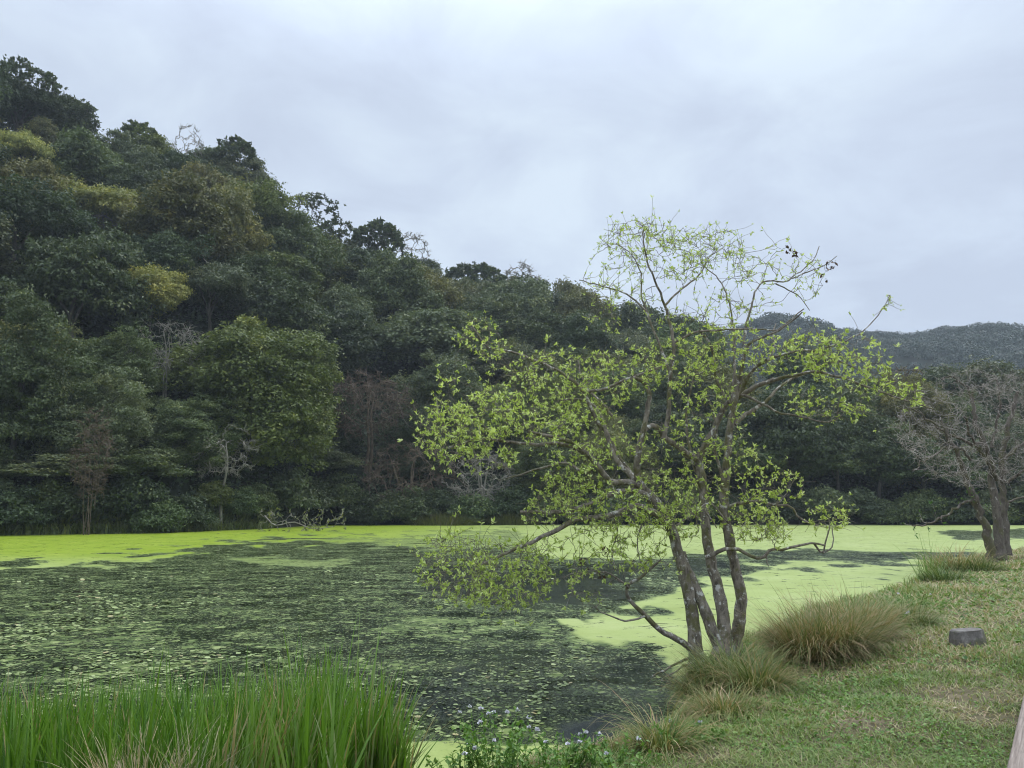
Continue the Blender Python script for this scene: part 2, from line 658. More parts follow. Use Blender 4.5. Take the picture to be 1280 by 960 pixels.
cover[:] = 0.24
region([(-1400, 640), (1400, 640), (1400, 657), (640, 661), (520, 672), (420, 672), (300, 679), (230, 689), (120, 700), (0, 708), (-200, 725), (-1400, 860)], 12, 1.0)
region([(400, 650), (690, 650), (700, 690), (560, 688), (470, 685), (380, 676)], 6, 0.62)
region([(275, 697), (330, 695), (450, 700), (440, 709), (330, 708)], 4, 0.6)
region([(640, 650), (2600, 650), (2600, 690), (1130, 690), (940, 690), (860, 694), (760, 703), (690, 700), (650, 680)], 5, 0.86)
region([(706, 776), (760, 765), (820, 745), (868, 728), (930, 716), (950, 704), (1060, 706), (1130, 702), (1240, 690), (2600, 690), (2600, 800), (900, 905), (862, 880), (836, 850), (816, 822), (745, 802)], 20, 1.0)
region([(470, 928), (540, 924), (600, 928), (690, 930), (745, 942), (800, 975), (760, 1100), (440, 1100)], 5, 1.0)
region([(520, 770), (600, 762), (700, 775), (690, 795), (560, 800), (480, 790)], 10, 0.52)
clear([(850, 698), (900, 700), (945, 714), (920, 720), (860, 716)], 3, 0.7)
clear([(935, 688), (1010, 690), (1140, 692), (1130, 700), (1030, 700), (950, 698)], 2.5, 0.62)
clear([(1165, 664), (1290, 661), (1290, 673), (1200, 674)], 2, 0.7)
clear([(540, 702), (700, 704), (800, 706), (820, 740), (740, 762), (600, 758), (520, 730)], 10, 0.75)
clear([(570, 816), (700, 806), (800, 816), (850, 860), (850, 900), (760, 915), (560, 915), (540, 860)], 16, 0.55)
clear([(700, 920), (735, 909), (770, 903), (812, 906), (790, 913), (770, 928), (742, 936)], 12, 1.0)
# the pads left near the reeds are thicker
region([(-400, 770), (120, 765), (300, 790), (330, 830), (200, 870), (-400, 900)], 20, 0.38)
clear([(380, 810), (560, 800), (600, 850), (560, 900), (400, 880)], 14, 0.25)
warm = sstep(640, 330, PX) * sstep(740, 690, PY)
mb = MB()
grid_mesh(mb, G[..., 0], G[..., 1], G[..., 2], cover.ravel())
m, t, b = new_mat('pond_surface')
p = pos(t)
cv = attr(t)
mp = t.nodes.new("ShaderNodeMapping")
mp.inputs['Scale'].default_value = (0.55, 1.0, 1.0)
t.links.new(p, mp.inputs[0])
nb = noise(t, mp.outputs[0], 1.1, 7, 0.66, 0.5)
nf = noise(t, mp.outputs[0], 9.0, 5, 0.7, 0.3)
nn = math_node(t, 'ADD', math_node(t, 'MULTIPLY', nb, 0.55), math_node(t, 'MULTIPLY', nf, 0.45))
thr = math_node(t, 'ADD', cv, math_node(t, 'MULTIPLY', math_node(t, 'SUBTRACT', nn, 0.5), 2.8))
film = maprange(t, thr, 0.50, 0.58)
def pads(scale, lo, hi, rad, gain):
    vor = t.nodes.new("ShaderNodeTexVoronoi")
    vor.inputs['Scale'].default_value = scale
    vor.inputs['Randomness'].default_value = 1.0
    wv = mix_col(t, 0.06, p, nfn, 'ADD')
    t.links.new(wv, vor.inputs['Vector'])
    sv = t.nodes.new("ShaderNodeSeparateColor")
    t.links.new(vor.outputs['Color'], sv.inputs[0])
    pr = math_node(t, 'ADD', sv.outputs[0], math_node(t, 'MULTIPLY', math_node(t, 'SUBTRACT', nb, 0.5), 2.6))
    pr = math_node(t, 'ADD', pr, math_node(t, 'MULTIPLY', math_node(t, 'SUBTRACT', cv, 0.3), gain))
    rr_ = math_node(t, 'MULTIPLY', math_node(t, 'ADD', 0.45, sv.outputs[1]), rad)
    ed = math_node(t, 'LESS_THAN', vor.outputs['Distance'], rr_)
    return math_node(t, 'MULTIPLY', maprange(t, pr, lo, hi), ed), sv.outputs[2]


nx = t.nodes.new("ShaderNodeTexNoise")
nx.inputs['Scale'].default_value = 7.0
t.links.new(p, nx.inputs['Vector'])
nfn = nx.outputs['Color']
open_ = maprange(t, cv, 0.02, 0.12)
p1, c1 = pads(4.2, 0.62, 0.66, 0.42, 2.2)
p2, c2 = pads(9.0, 0.50, 0.54, 0.42, 1.6)
p3, c3 = pads(21.0, 0.40, 0.44, 0.45, 1.0)
speck = maprange(t, math_node(t, 'ADD', noise(t, p, 30.0, 4, 0.75), math_node(t, 'MULTIPLY', math_node(t, 'SUBTRACT', nb, 0.5), 0.5)), 0.50, 0.56)
pd = math_node(t, 'MAXIMUM', math_node(t, 'MAXIMUM', p1, p2), math_node(t, 'MULTIPLY', p3, 0.8))
pd = math_node(t, 'MULTIPLY', pd, open_)
sp_ = math_node(t, 'MULTIPLY', math_node(t, 'MULTIPLY', speck, open_), 0.42)
veg = math_node(t, 'MAXIMUM', math_node(t, 'MAXIMUM', film, pd), sp_)
wm = t.nodes.new("ShaderNodeSeparateXYZ")
t.links.new(p, wm.inputs[0])
lf = math_node(t, 'MULTIPLY', maprange(t, wm.outputs[0], -16, 8, 1, 0), maprange(t, wm.outputs[1], 26, 42))
dense = ramp(t, noise(t, p, 0.35, 8, 0.7), [(0.32, (0.255, 0.305, 0.09)), (0.5, (0.315, 0.375, 0.125)), (0.68, (0.375, 0.42, 0.175))])
lfc = ramp(t, noise(t, mp.outputs[0], 0.8, 8, 0.75, 0.8), [(0.35, (0.15, 0.22, 0.014)), (0.5, (0.22, 0.30, 0.02)), (0.65, (0.29, 0.35, 0.05))])
dense = mix_col(t, lf, dense, lfc)  # sky glare is put into the paler duckweed colour; far left stays vivid
dense = mix_col(t, maprange(t, noise(t, mp.outputs[0], 3.2, 8, 0.8, 0.5), 0.53, 0.70, 0, 0.55), dense, (0.16, 0.22, 0.05))
dense = mix_col(t, maprange(t, noise(t, p, 22.0, 5, 0.8), 0.52, 0.68, 0, 0.45), dense, (0.15, 0.21, 0.06))
sparse = ramp(t, c2, [(0.0, (0.045, 0.07, 0.02)), (0.45, (0.10, 0.14, 0.042)), (0.8, (0.20, 0.25, 0.085)), (1.0, (0.27, 0.31, 0.13))])
vegc = mix_col(t, maprange(t, cv, 0.5, 0.8), sparse, dense)
under = ramp(t, nf, [(0.42, (0.003, 0.006, 0.003)), (0.62, (0.012, 0.020, 0.007))])
slit = math_node(t, 'MULTIPLY', maprange(t, noise(t, mp.outputs[0], 2.6, 7, 0.75, 0.6), 0.57, 0.63), maprange(t, cv, 0.5, 0.9))
veg = math_node(t, 'MULTIPLY', veg, math_node(t, 'SUBTRACT', 1.0, math_node(t, 'MULTIPLY', slit, 0.7)))
under = mix_col(t, open_, (0.035, 0.04, 0.042), under)  # paler grey base in weed-free water stands in for mirrored sky
cc = mix_col(t, veg, under, vegc)
t.links.new(cc, b.inputs['Base Color'])
t.links.new(maprange(t, veg, 0, 1, 0.03, 0.5), b.inputs['Roughness'])
t.links.new(maprange(t, veg, 0, 1, 0.9, 0.12), b.inputs['Specular IOR Level'])
bump(t, b, math_node(t, 'ADD', math_node(t, 'MULTIPLY', veg, 0.6), math_node(t, 'MULTIPLY', nf, 0.015)), 0.35, 0.02)
tag(mb.build('pond_water', m), kind='structure')

# floating leaves near the shore
mb = MB()
n = 30000
px, d = rng.uniform(-80, 900, n), 6.0 * (30 / 6.0) ** rng.random(n)
x = (px - 640) / F * d
px, py, _ = proj(np.stack([x, d, x * 0], -1))
pat = fbm(x * 0.55, d * 0.55, 17, 4) + 0.35 * (fbm(x * 2.5, d * 2.5, 18, 2) - 0.5)
bias = 0.05 * sstep(450, 100, px) - 0.03
ok = (rng.random(n) < 0.8 * sstep(0.50, 0.66, pat + bias) * (0.25 + 0.75 * sstep(24, 14, d)) * (0.5 + 0.5 * sstep(480, 250, px))) & (seg_dist(np.stack([x, d], -1), shore_line) < -0.1)
ok &= ~((poly_sd(px, py, [(706, 776), (868, 728), (1100, 700), (1300, 700), (900, 905), (850, 850), (816, 822)]) > 0) | (poly_sd(px, py, [(470, 925), (690, 925), (800, 975), (440, 1000)]) > 0) | (poly_sd(px, py, [(715, 905), (760, 900), (795, 914), (772, 940), (730, 938)]) > -4))
x, d = x[ok], d[ok]
n = len(x)
k = 7
rad = rng.uniform(0.016, 0.052, n) * np.clip(d / 12, 0.8, 1.6)
a = np.arange(k) / k * 2 * math.pi + rng.uniform(0, 6.28, n)[:, None]
rr = rad[:, None] * rng.uniform(0.75, 1.1, (n, k))
tilt = rng.normal(0, 0.16, (n, 2))
ox, oy = rr * np.cos(a), rr * np.sin(a) * 0.8
oz = 0.012 + np.maximum(ox * tilt[:, :1] + oy * tilt[:, 1:], -0.008)
V = np.concatenate([np.stack([x[:, None] + ox, d[:, None] + oy, oz], -1), np.stack([x, d, np.full(n, 0.010)], -1)[:, None]], 1)
b0 = np.arange(n)[:, None, None] * (k + 1)
Tt = np.stack([np.arange(k), (np.arange(k) + 1) % k, np.full(k, k)], -1)[None] + b0
mb.add(V.reshape(-1, 3), None, Tt, np.repeat(np.clip(rng.normal(0.5, 0.25, n), 0, 1), k + 1))
mpd = leaf_mat('floating_leaves', [(0, (0.10, 0.14, 0.04)), (0.5, (0.21, 0.27, 0.09)), (0.85, (0.34, 0.39, 0.17)), (1, (0.36, 0.31, 0.15))], 0.0, 0.4, 0.35)
tag(mb.build('floating_leaves', mpd, None, False), 'small pale green leaves floating in clusters on the dark pond', 'water plants', None, 'stuff')

# ------------------------------------------------------------------ tree kit


def fib(n, lo=-1.0):
    """random unit directions with z above lo"""
    z = rng.uniform(lo, 1, n)
    a = rng.uniform(0, 2 * math.pi, n)
    s = np.sqrt(1 - z * z)
    return np.stack([s * np.cos(a), s * np.sin(a), z], -1)


def crown_mesh(name, rad, hgt, zc, nclump, cr, nleaf, L, flat=0.6, lo=-0.35, lobes=0.25):
    mb = MB()
    d = fib(nclump, lo)
    lob = 1 + 1.35 * lobes * (fbm(d[:, 0] * 1.6 + 5, d[:, 1] * 1.6 + d[:, 2] * 1.3, int(rng.integers(99)), 2) - 0.5) * 2
    rr = lob * np.where(rng.random(nclump) < 0.75, rng.uniform(0.78, 1.0, nclump), rng.uniform(0.35, 0.78, nclump))
    C = d * rr[:, None] * np.array([rad, rad, hgt]) + np.array([0, 0, zc])
    crs = cr * rng.uniform(0.65, 1.35, nclump)
    idx = np.repeat(np.arange(nclump), nleaf)
    n = len(idx)
    e = fib(n, -0.55)
    rl = rng.uniform(0.55, 1.0, n) ** 0.7
    spr = fib(nclump * 5, -0.2)
    far_ = rng.random(n) < 0.2
    e = np.where(far_[:, None], unit(spr[idx * 5 + rng.integers(0, 5, n)] + rng.normal(0, 0.10, (n, 3))), e)
    rl = np.where(far_, rng.uniform(0.9, 1.8, n), rl)
    P = C[idx] + e * (crs[idx] * rl)[:, None] * np.array([1, 1, flat])
    nr = unit(e * 0.6 + np.array([0, 0, 0.5]) + rng.normal(0, 0.6, (n, 3)))
    dd = unit(np.cross(nr, rng.normal(0, 1, (n, 3))))
    v = np.clip(rng.normal(0.45, 0.17, n) + rng.normal(0, 0.13, nclump)[idx], 0, 1)
    leaves(mb, P, dd, nr, L * rng.uniform(0.7, 1.3, n), L * 0.27 * rng.uniform(0.8, 1.3, n), v)
    return mb.mesh(name, M['crown'], False)


def trunk_mesh(name, h, r, rad, hgt, zc, mat, nl=6):
    mb = MB()
    z = np.linspace(-0.8, h, 9)
    P = np.stack([np.cumsum(rng.normal(0, 0.1, 9)), np.cumsum(rng.normal(0, 0.1, 9)), z], -1)
    P[:2, :2] = 0
    tubes(mb, P, np.linspace(r, r * 0.4, 9), 7)
    for k in range(nl):
        i = rng.integers(4, 9)
        e = fib(1, 0.0)[0] * np.array([rad, rad, hgt]) * 0.8 + np.array([0, 0, zc])
        s = np.linspace(0, 1, 7)[:, None]
        Q = P[i] * (1 - s) + e * s + rng.normal(0, 0.12, (7, 3)) * s
        Q[:, 2] += np.sin(s[:, 0] * math.pi) * 0.3
        tubes(mb, Q, np.linspace(r * 0.45, r * 0.1, 7), 5)
    return mb.mesh(name, mat)


def grow(nodes, dirs, rads, targets, wig=0.12, segs=5, r_tip=0.004, rk=0.012, pull=0.5, sag=0.0, maxlen=1e9):
    """join every target to the nearest point of a growing skeleton; returns polylines and radii"""
    n0, k = len(nodes), len(targets)
    A = np.empty((n0 + k * segs, 3))
    D = np.empty_like(A)
    RR = np.empty(len(A))
    A[:n0], D[:n0], RR[:n0] = nodes, dirs, rads
    d0 = np.array([np.min(((nodes - q) ** 2).sum(1)) for q in targets])
    m = n0
    PL, RL = [], []
    s = np.linspace(0, 1, segs + 1)[:, None]
    for j in np.argsort(d0):
        q = targets[j]
        dd = ((A[:m] - q) ** 2).sum(1)
        i = int(np.argmin(dd))
        L = math.sqrt(dd[i])
        if L < 1e-3 or L > maxlen:
            continue
        a = A[i]
        c = a + D[i] * L * pull
        c = c * 0.6 + (a + q) * 0.2
        c[2] += sag * L
        P = a * (1 - s) ** 2 + 2 * c * s * (1 - s) + q * s ** 2
        jit = rng.normal(0, wig * L / segs * 1.6, P.shape)
        jit[0] = 0
        P = P + jit
        r0 = min(RR[i] * 0.8, rk * L + r_tip)
        r = np.linspace(max(r0, r_tip), r_tip, segs + 1)
        PL.append(P)
        RL.append(r)
        A[m:m + segs] = P[1:]
        T = unit(P[1:] - P[:-1])
        D[m:m + segs] = T
        RR[m:m + segs] = r[1:]
        m += segs
    return np.array(PL), np.array(RL)


def catmull(P, n):
    P = np.asarray(P, float)
    Q = np.concatenate([[2 * P[0] - P[1]], P, [2 * P[-1] - P[-2]]])
    seg = np.linalg.norm(np.diff(P, axis=0), axis=1)
    cum = np.concatenate([[0], np.cumsum(seg)])
    out = []
    for tt in np.linspace(0, cum[-1], n):
        i = min(int(np.searchsorted(cum, tt, 'right')) - 1, len(P) - 2)
        f = (tt - cum[i]) / max(seg[i], 1e-9)
        a, b_, c, d = Q[i], Q[i + 1], Q[i + 2], Q[i + 3]
        out.append(0.5 * ((2 * b_) + (-a + c) * f + (2 * a - 5 * b_ + 4 * c - d) * f * f + (-a + 3 * b_ - 3 * c + d) * f ** 3))
    return np.array(out)


def node_set(polys):
    A, D, RR = [], [], []
    for P, r in polys:
        T = np.gradient(P, axis=0)
        A.append(P)
        D.append(unit(T))
        RR.append(r)
    return np.concatenate(A), np.concatenate(D), np.concatenate(RR)


def rosettes(mb, C, D, n, L, val_mu=0.5, val_sd=0.2, wd=0.2, spread=0.9):
    """n leaves around each point C, pointing outwards along D"""
    k = len(C)
    idx = np.repeat(np.arange(k), n)
    d = unit(unit(D)[idx] * 0.7 + rng.normal(0, spread, (k * n, 3)) * 0.7 + np.array([0, 0, 0.12]))
    nr = unit(rng.normal(0, 0.5, (k * n, 3)) + np.array([0, 0, 0.9]))
    nr = nr + 1e-3
    LL = L * rng.uniform(0.4, 1.35, k * n) * np.repeat(rng.uniform(0.7, 1.25, k), n)
    v = np.clip(rng.normal(val_mu, val_sd, k * n) + rng.normal(0, 0.12, k)[idx], 0, 1)
    leaves(mb, C[idx] + rng.normal(0, L * 0.12, (k * n, 3)), d, nr, LL, LL * wd, v)


# ------------------------------------------------------------------ hillside forest
PROTO = []
for i in range(4):
    PROTO.append(('round-crowned', crown_mesh('crown', 3.6, 3.1, 6.4, 190, 0.95, 150, 0.34, 0.72, -0.8, 0.55), trunk_mesh('trunk', 5.5, 0.26, 3.2, 2.6, 6.4, M['forest_bark'])))
for i in range(3):
    PROTO.append(('tiered', crown_mesh('crown', 4.2, 3.0, 5.8, 120, 1.15, 190, 0.34, 0.45, -0.6, 0.6), trunk_mesh('trunk', 6, 0.26, 3.8, 2.6, 5.8, M['forest_bark'])))
for i in range(3):
    PROTO.append(('tall-crowned', crown_mesh('crown', 2.9, 4.2, 6.6, 150, 0.95, 165, 0.34, 0.7, -0.8, 0.6), trunk_mesh('trunk', 7, 0.24, 2.4, 4, 6.6, M['forest_bark'])))
for i in range(2):
    PROTO.append(('spreading', crown_mesh('crown', 4.8, 2.4, 6.6, 140, 1.05, 180, 0.34, 0.6, -0.5, 0.6), trunk_mesh('trunk', 6, 0.3, 4.4, 2, 6.6, M['forest_bark'])))
for i in range(3):
    PROTO.append(('full-crowned', crown_mesh('crown', 3.7, 4.6, 4.7, 280, 0.8, 230, 0.22, 0.68, -0.95, 0.6), trunk_mesh('trunk', 6, 0.24, 3.0, 4, 5.5, M['forest_bark'])))
SHRUB = []
for i in range(3):
    SHRUB.append((crown_mesh('foliage', 2.2, 1.6, 1.1, 45, 0.8, 130, 0.30, 0.6, -0.6, 0.3), trunk_mesh('stem', 1.2, 0.09, 1.8, 1.2, 1.1, M['forest_bark'], 5)))

TINT = {'dark green': (0.086, 0.116, 0.048), 'blackish green': (0.058, 0.081, 0.038), 'grey-green': (0.122, 0.146, 0.080),
        'olive green': (0.142, 0.148, 0.054), 'fresh green': (0.122, 0.152, 0.046), 'yellow-green': (0.27, 0.285, 0.095)}
occupied = []       # (px, py, rx, ry) of trees with their own place


def put(mesh, name, parent, color=None, base=False):
    o = bpy.data.objects.new(name, mesh)
    col.objects.link(o)
    o.parent = parent
    if color is not None:
        j = rng.uniform(0.78, 1.32)
        o.color = (color[0] * j * rng.uniform(0.93, 1.07), color[1] * j, color[2] * j * rng.uniform(0.93, 1.07), 1)
    return o


def forest_tree(p, s, shape, tint, label, group=None, name='forest_tree', cat='tree', sz=None):
    ch = [q for q in PROTO if q[0] == shape]
    _, c, tr = ch[int(rng.integers(len(ch)))]
    e = empty(name, p, label, cat, group, rng.uniform(0, 6.28), s)
    if sz:
        e.scale = (s, s, s * sz)
    put(tr, 'trunk', e)
    put(c, 'crown', e, TINT[tint])
    return e


landmarks = []      # (px, py, words)
placed = []         # (x, y, spacing)


protect = []


def special(px, py, top, y, shape, tint, label, R_, words=None, cat='tree', name='forest_tree'):
    """a tree whose crown top shows at (px, top) and that stands at depth y; R_ = half-width in pixels"""
    p = base_on(px, y, py)
    zt = at_y(px, top, y)[2]
    h = {'full-crowned': 9.8, 'round-crowned': 9.9, 'tiered': 9.2, 'tall-crowned': 11.4, 'spreading': 9.2}[shape]
    rad = {'full-crowned': 4.7, 'round-crowned': 4.5, 'tiered': 5.2, 'tall-crowned': 3.7, 'spreading': 5.7}[shape]
    s = R_ / F * y / rad
    sz = max((zt - p[2]) / (h * s), 0.4)
    e = forest_tree(p, s, shape, tint, label, None, name, cat, sz)
    placed.append((p[0], p[1], rad * s * 0.9))
    if words:
        landmarks.append((px, py, words))
    protect.append((px, top, py + R_ * 0.75, R_, y))
    return e


# trees that can be told apart along the far shore
special(22, 520, 398, shore_y(22) + 4, 'full-crowned', 'dark green', 'tall dark green tree on the far shore at the left edge of the photo', 78, 'the tall left edge tree')
special(122, 560, 470, shore_y(122) + 3, 'full-crowned', 'grey-green', 'grey-green shore tree draped with brown vines, second from the left', 70, 'the vine-draped shore tree')
special(318, 500, 392, shore_y(318) + 6, 'full-crowned', 'fresh green', 'largest broad shore tree with a yellow-tinged top, left of the bare brown trees', 108, 'the largest broad shore tree')
special(236, 570, 500, shore_y(236) + 4, 'full-crowned', 'dark green', 'lower dark shore tree between the vine-draped tree and the largest broad tree', 62)
special(395, 600, 560, shore_y(395) + 4, 'tiered', 'grey-green', 'low grey-green shore tree right of the pale dead trunk', 52)
special(70, 620, 570, shore_y(70) + 2, 'tiered', 'grey-green', 'low spreading grey-green tree hanging over the far left shore', 74)
special(170, 615, 560, shore_y(170) + 2, 'tiered', 'dark green', 'low dark tree overhanging the shore below the vine-draped tree', 60)
special(530, 440, 386, shore_y(530) + 26, 'round-crowned', 'grey-green', 'rounded blue-green tree rising behind the brown twiggy shore tree', 74, 'the rounded blue-green tree')
for px, top, rr, tint, sh_ in ((985, 500, 66, 'blackish green', 'tiered'), (1048, 545, 58, 'dark green', 'tiered'), (1098, 520, 60, 'blackish green', 'tiered'), (1150, 560, 58, 'dark green', 'tiered'), (930, 540, 60, 'dark green', 'tiered'), (870, 520, 60, 'blackish green', 'tiered')):
    words = {985: 'tiered blackish tree on the far shore just right of the willow', 1048: 'low tiered dark green tree above the far waterline right of the willow',
             1098: 'tall tiered blackish tree on the far shore left of the bare tree', 1150: 'low tiered dark tree on the far shore behind the bare tree branches',
             930: 'dark tiered shore tree showing between the willow stems on their right', 870: 'blackish shore tree right behind the willow stems'}[px]
    special(px, 600, top, shore_y(px) + 4, sh_, tint, words, rr)
# yellow flushing trees on the left slope
for px, py, rr, sh_, words in ((28, 196, 42, 'spreading', 'bright yellow-green flushing tree high at the left edge of the hillside'),
                               (52, 172, 26, 'round-crowned', 'small olive yellow tree just above the bright yellow tree at the left edge'),
                               (118, 278, 58, 'spreading', 'yellow-green layered tree with bare limbs in the middle of the left slope'),
                               (192, 366, 44, 'round-crowned', 'yellowish tree lower down the left slope, above the bare branches')):
    hit = ray_hit(px, py, 6.0)
    special(px, py, py - rr * 0.62, hit[1], sh_, 'yellow-green' if py != 172 else 'olive green', words, rr, {196: 'the bright yellow tree', 278: 'the layered yellow tree', 366: 'the lower yellowish tree'}.get(py))

landmarks += [(245, 440, 'the bare slope branches'), (285, 570, 'the dead pale trunk'), (460, 500, 'the brown twiggy tree'),
              (35, 110, 'the airy skyline tree'), (390, 265, 'the umbrella tree'), (480, 285, 'the leafy skyline tree'),
              (652, 345, 'the bare umbrella tree'), (820, 480, 'the willow'), (1220, 520, 'the bare bank tree'), (235, 185, 'the pale bare skyline tree'),
              (590, 380, 'the topmost willow shoot'), (1010, 480, 'the pale far trunks')]

# the rest of the hillside forest, one object per tree
cand = []
tries = 0
protect += [(215, 400, 470, 40, 130), (285, 530, 650, 26, 90), (122, 510, 640, 10, 66), (236, 150, 200, 16, 140)]
bare_px = [(215, 440, 40, 45), (285, 580, 38, 60), (462, 520, 52, 55), (510, 600, 55, 50), (600, 600, 50, 50)]
while tries < 60000 and len(cand) < 262:
    tries += 1
    u = rng.uniform(-0.80, 0.80)
    ys_, yr_ = np.interp(u, sh_u, sh_y), np.interp(u, rid_u, rid)
    y = rng.uniform(ys_ + 3, yr_ + 2)
    t_ = (y - ys_) / (yr_ - ys_)
    x = u * y
    sp = (4.6 + 0.018 * (y - 60)) * rng.uniform(0.85, 1.3) * (1.0 if u < 0.2 else 1.12)
    if any((x - a) ** 2 + (y - b_) ** 2 < (0.5 * (sp + c)) ** 2 * 1.25 for a, b_, c in placed):
        continue
    z = float(H(np.array(x), np.array(y)))
    bx, by, dep = proj(np.array([x, y, z + 6]))
    if any(abs(bx - a) < c and abs(by - b_) < d for a, b_, c, d in bare_px) and t_ < 0.22:
        continue
    rpx = sp * 0.8 / y * F
    if any(y < yq + 5 and abs(bx - a) < rq * 0.85 + rpx * 0.8 and tq - rpx * 0.2 < by < bq + rpx * 0.55 for a, tq, bq, rq, yq in protect):
        continue
    placed.append((x, y, sp))
    cand.append((x, y, z, sp, bx, by, t_))
print('forest trees', len(cand), 'tries', tries)
tints = ['dark green', 'blackish green', 'grey-green', 'olive green', 'fresh green']
shapes = ['round-crowned', 'tiered', 'tall-crowned', 'spreading']
used = {}
for x, y, z, sp, bx, by, t_ in cand:
    tint = tints[int(rng.choice(5, p=[0.34, 0.18, 0.24, 0.16, 0.08]))]
    shape = shapes[int(rng.choice(4, p=[0.42, 0.16, 0.18, 0.24]))] if t_ > 0.2 else 'full-crowned'
    rad = {'full-crowned': 4.7, 'round-crowned': 4.5, 'tiered': 5.2, 'tall-crowned': 3.9, 'spreading': 5.7}[shape]
    s = sp * 0.86 / rad * rng.uniform(1.1, 1.45)
    s = min(s, 1.6)
    if bx > 880 and t_ > 0.35:
        s = min(s, 0.9)
    if t_ > 0.8:
        s = min(s, 1.15 if bx < 335 else 1.0)
        s = max(s, 0.9)
    lm = sorted(landmarks, key=lambda q: (q[0] - bx) ** 2 + (q[1] - by) ** 2)[0]
    dx, dy = bx - lm[0], by - lm[1]
    far_ = math.hypot(dx, dy)
    if abs(dx) > abs(dy) * 1.2:
        rel = ('right of' if dx > 0 else 'left of')
    else:
        rel = ('below' if dy > 0 else 'above')
    rel = ('just ' if far_ < 45 else 'well ' if far_ > 110 else '') + rel
    zone = 'ridge' if t_ > 0.85 else 'upper slope' if t_ > 0.55 else 'mid slope' if t_ > 0.22 else 'slope foot'
    lab = f"{tint} {shape} tree on {zone} {rel} {lm[2]}"
    used.setdefault(lab, []).append((x, y, z, s, shape, tint, bx))
for lab, lst in used.items():
    lst.sort(key=lambda q: q[-1])
    for k, (x, y, z, s, shape, tint, bx) in enumerate(lst):
        forest_tree((x, y, z - 0.3), s, shape, tint, lab, 'hillside forest: ' + lab if len(lst) > 1 else None, 'forest_tree', 'tree', rng.uniform(0.78, 1.15))

# undergrowth that fills the floor between the trees
mb = MB()
n = 90000
u = rng.uniform(-0.85, 0.85, n)
ys_, yr_ = np.interp(u, sh_u, sh_y), np.interp(u, rid_u, rid)
y = ys_ + (yr_ + 4 - ys_) * rng.random(n)
x = u * y
lump = fbm(x / 3, y / 3, 41, 3)
P = np.stack([x, y, H(x, y) + rng.uniform(0, 1, n) * (0.3 + 4.5 * np.clip(lump - 0.35, 0, 1))], -1)
nr = unit(np.array([0, -0.5, 0.8]) + rng.normal(0, 0.5, (n, 3)))
leaves(mb, P, unit(np.cross(nr, rng.normal(0, 1, (n, 3)))), nr, rng.uniform(0.4, 0.8, n), rng.uniform(0.14, 0.26, n), np.clip(rng.normal(0.4, 0.2, n), 0, 1))
tag(mb.build('hillside_undergrowth', M['crown'], None, False, (0.055, 0.080, 0.042)), 'dark leafy undergrowth covering the hillside floor between the forest trees', 'undergrowth', None, 'stuff')

# far mountain canopy
mb = MB()
k = 2600
u = rng.uniform(0.02, 0.85, k)
y = 250 + 300 * rng.random(k) ** 0.8
x = u * y
z = H(x, y)
keep = z > 12
x, y, z = x[keep], y[keep], z[keep]
k = len(x)
nl = 150
idx = np.repeat(np.arange(k), nl)
rad = rng.uniform(3.2, 6.2, k)
e = fib(k * nl, -0.2)
P = np.stack([x, y, z + 2], -1)[idx] + e * (rad[idx] * rng.uniform(0.8, 1.0, k * nl))[:, None] * np.array([1, 1, 0.85])
nr = unit(e + rng.normal(0, 0.35, e.shape))
leaves(mb, P, unit(np.cross(nr, rng.normal(0, 1, e.shape))), nr, rng.uniform(0.8, 1.6, k * nl), rng.uniform(0.35, 0.6, k * nl), np.clip(rng.normal(0.42, 0.05, k * nl) + rng.normal(0, 0.16, k)[idx], 0, 1))
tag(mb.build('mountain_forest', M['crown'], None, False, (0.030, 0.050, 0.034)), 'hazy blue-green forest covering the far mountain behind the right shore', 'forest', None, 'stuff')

# ------------------------------------------------------------------ skeleton trees on the far side (bare, airy or brown)


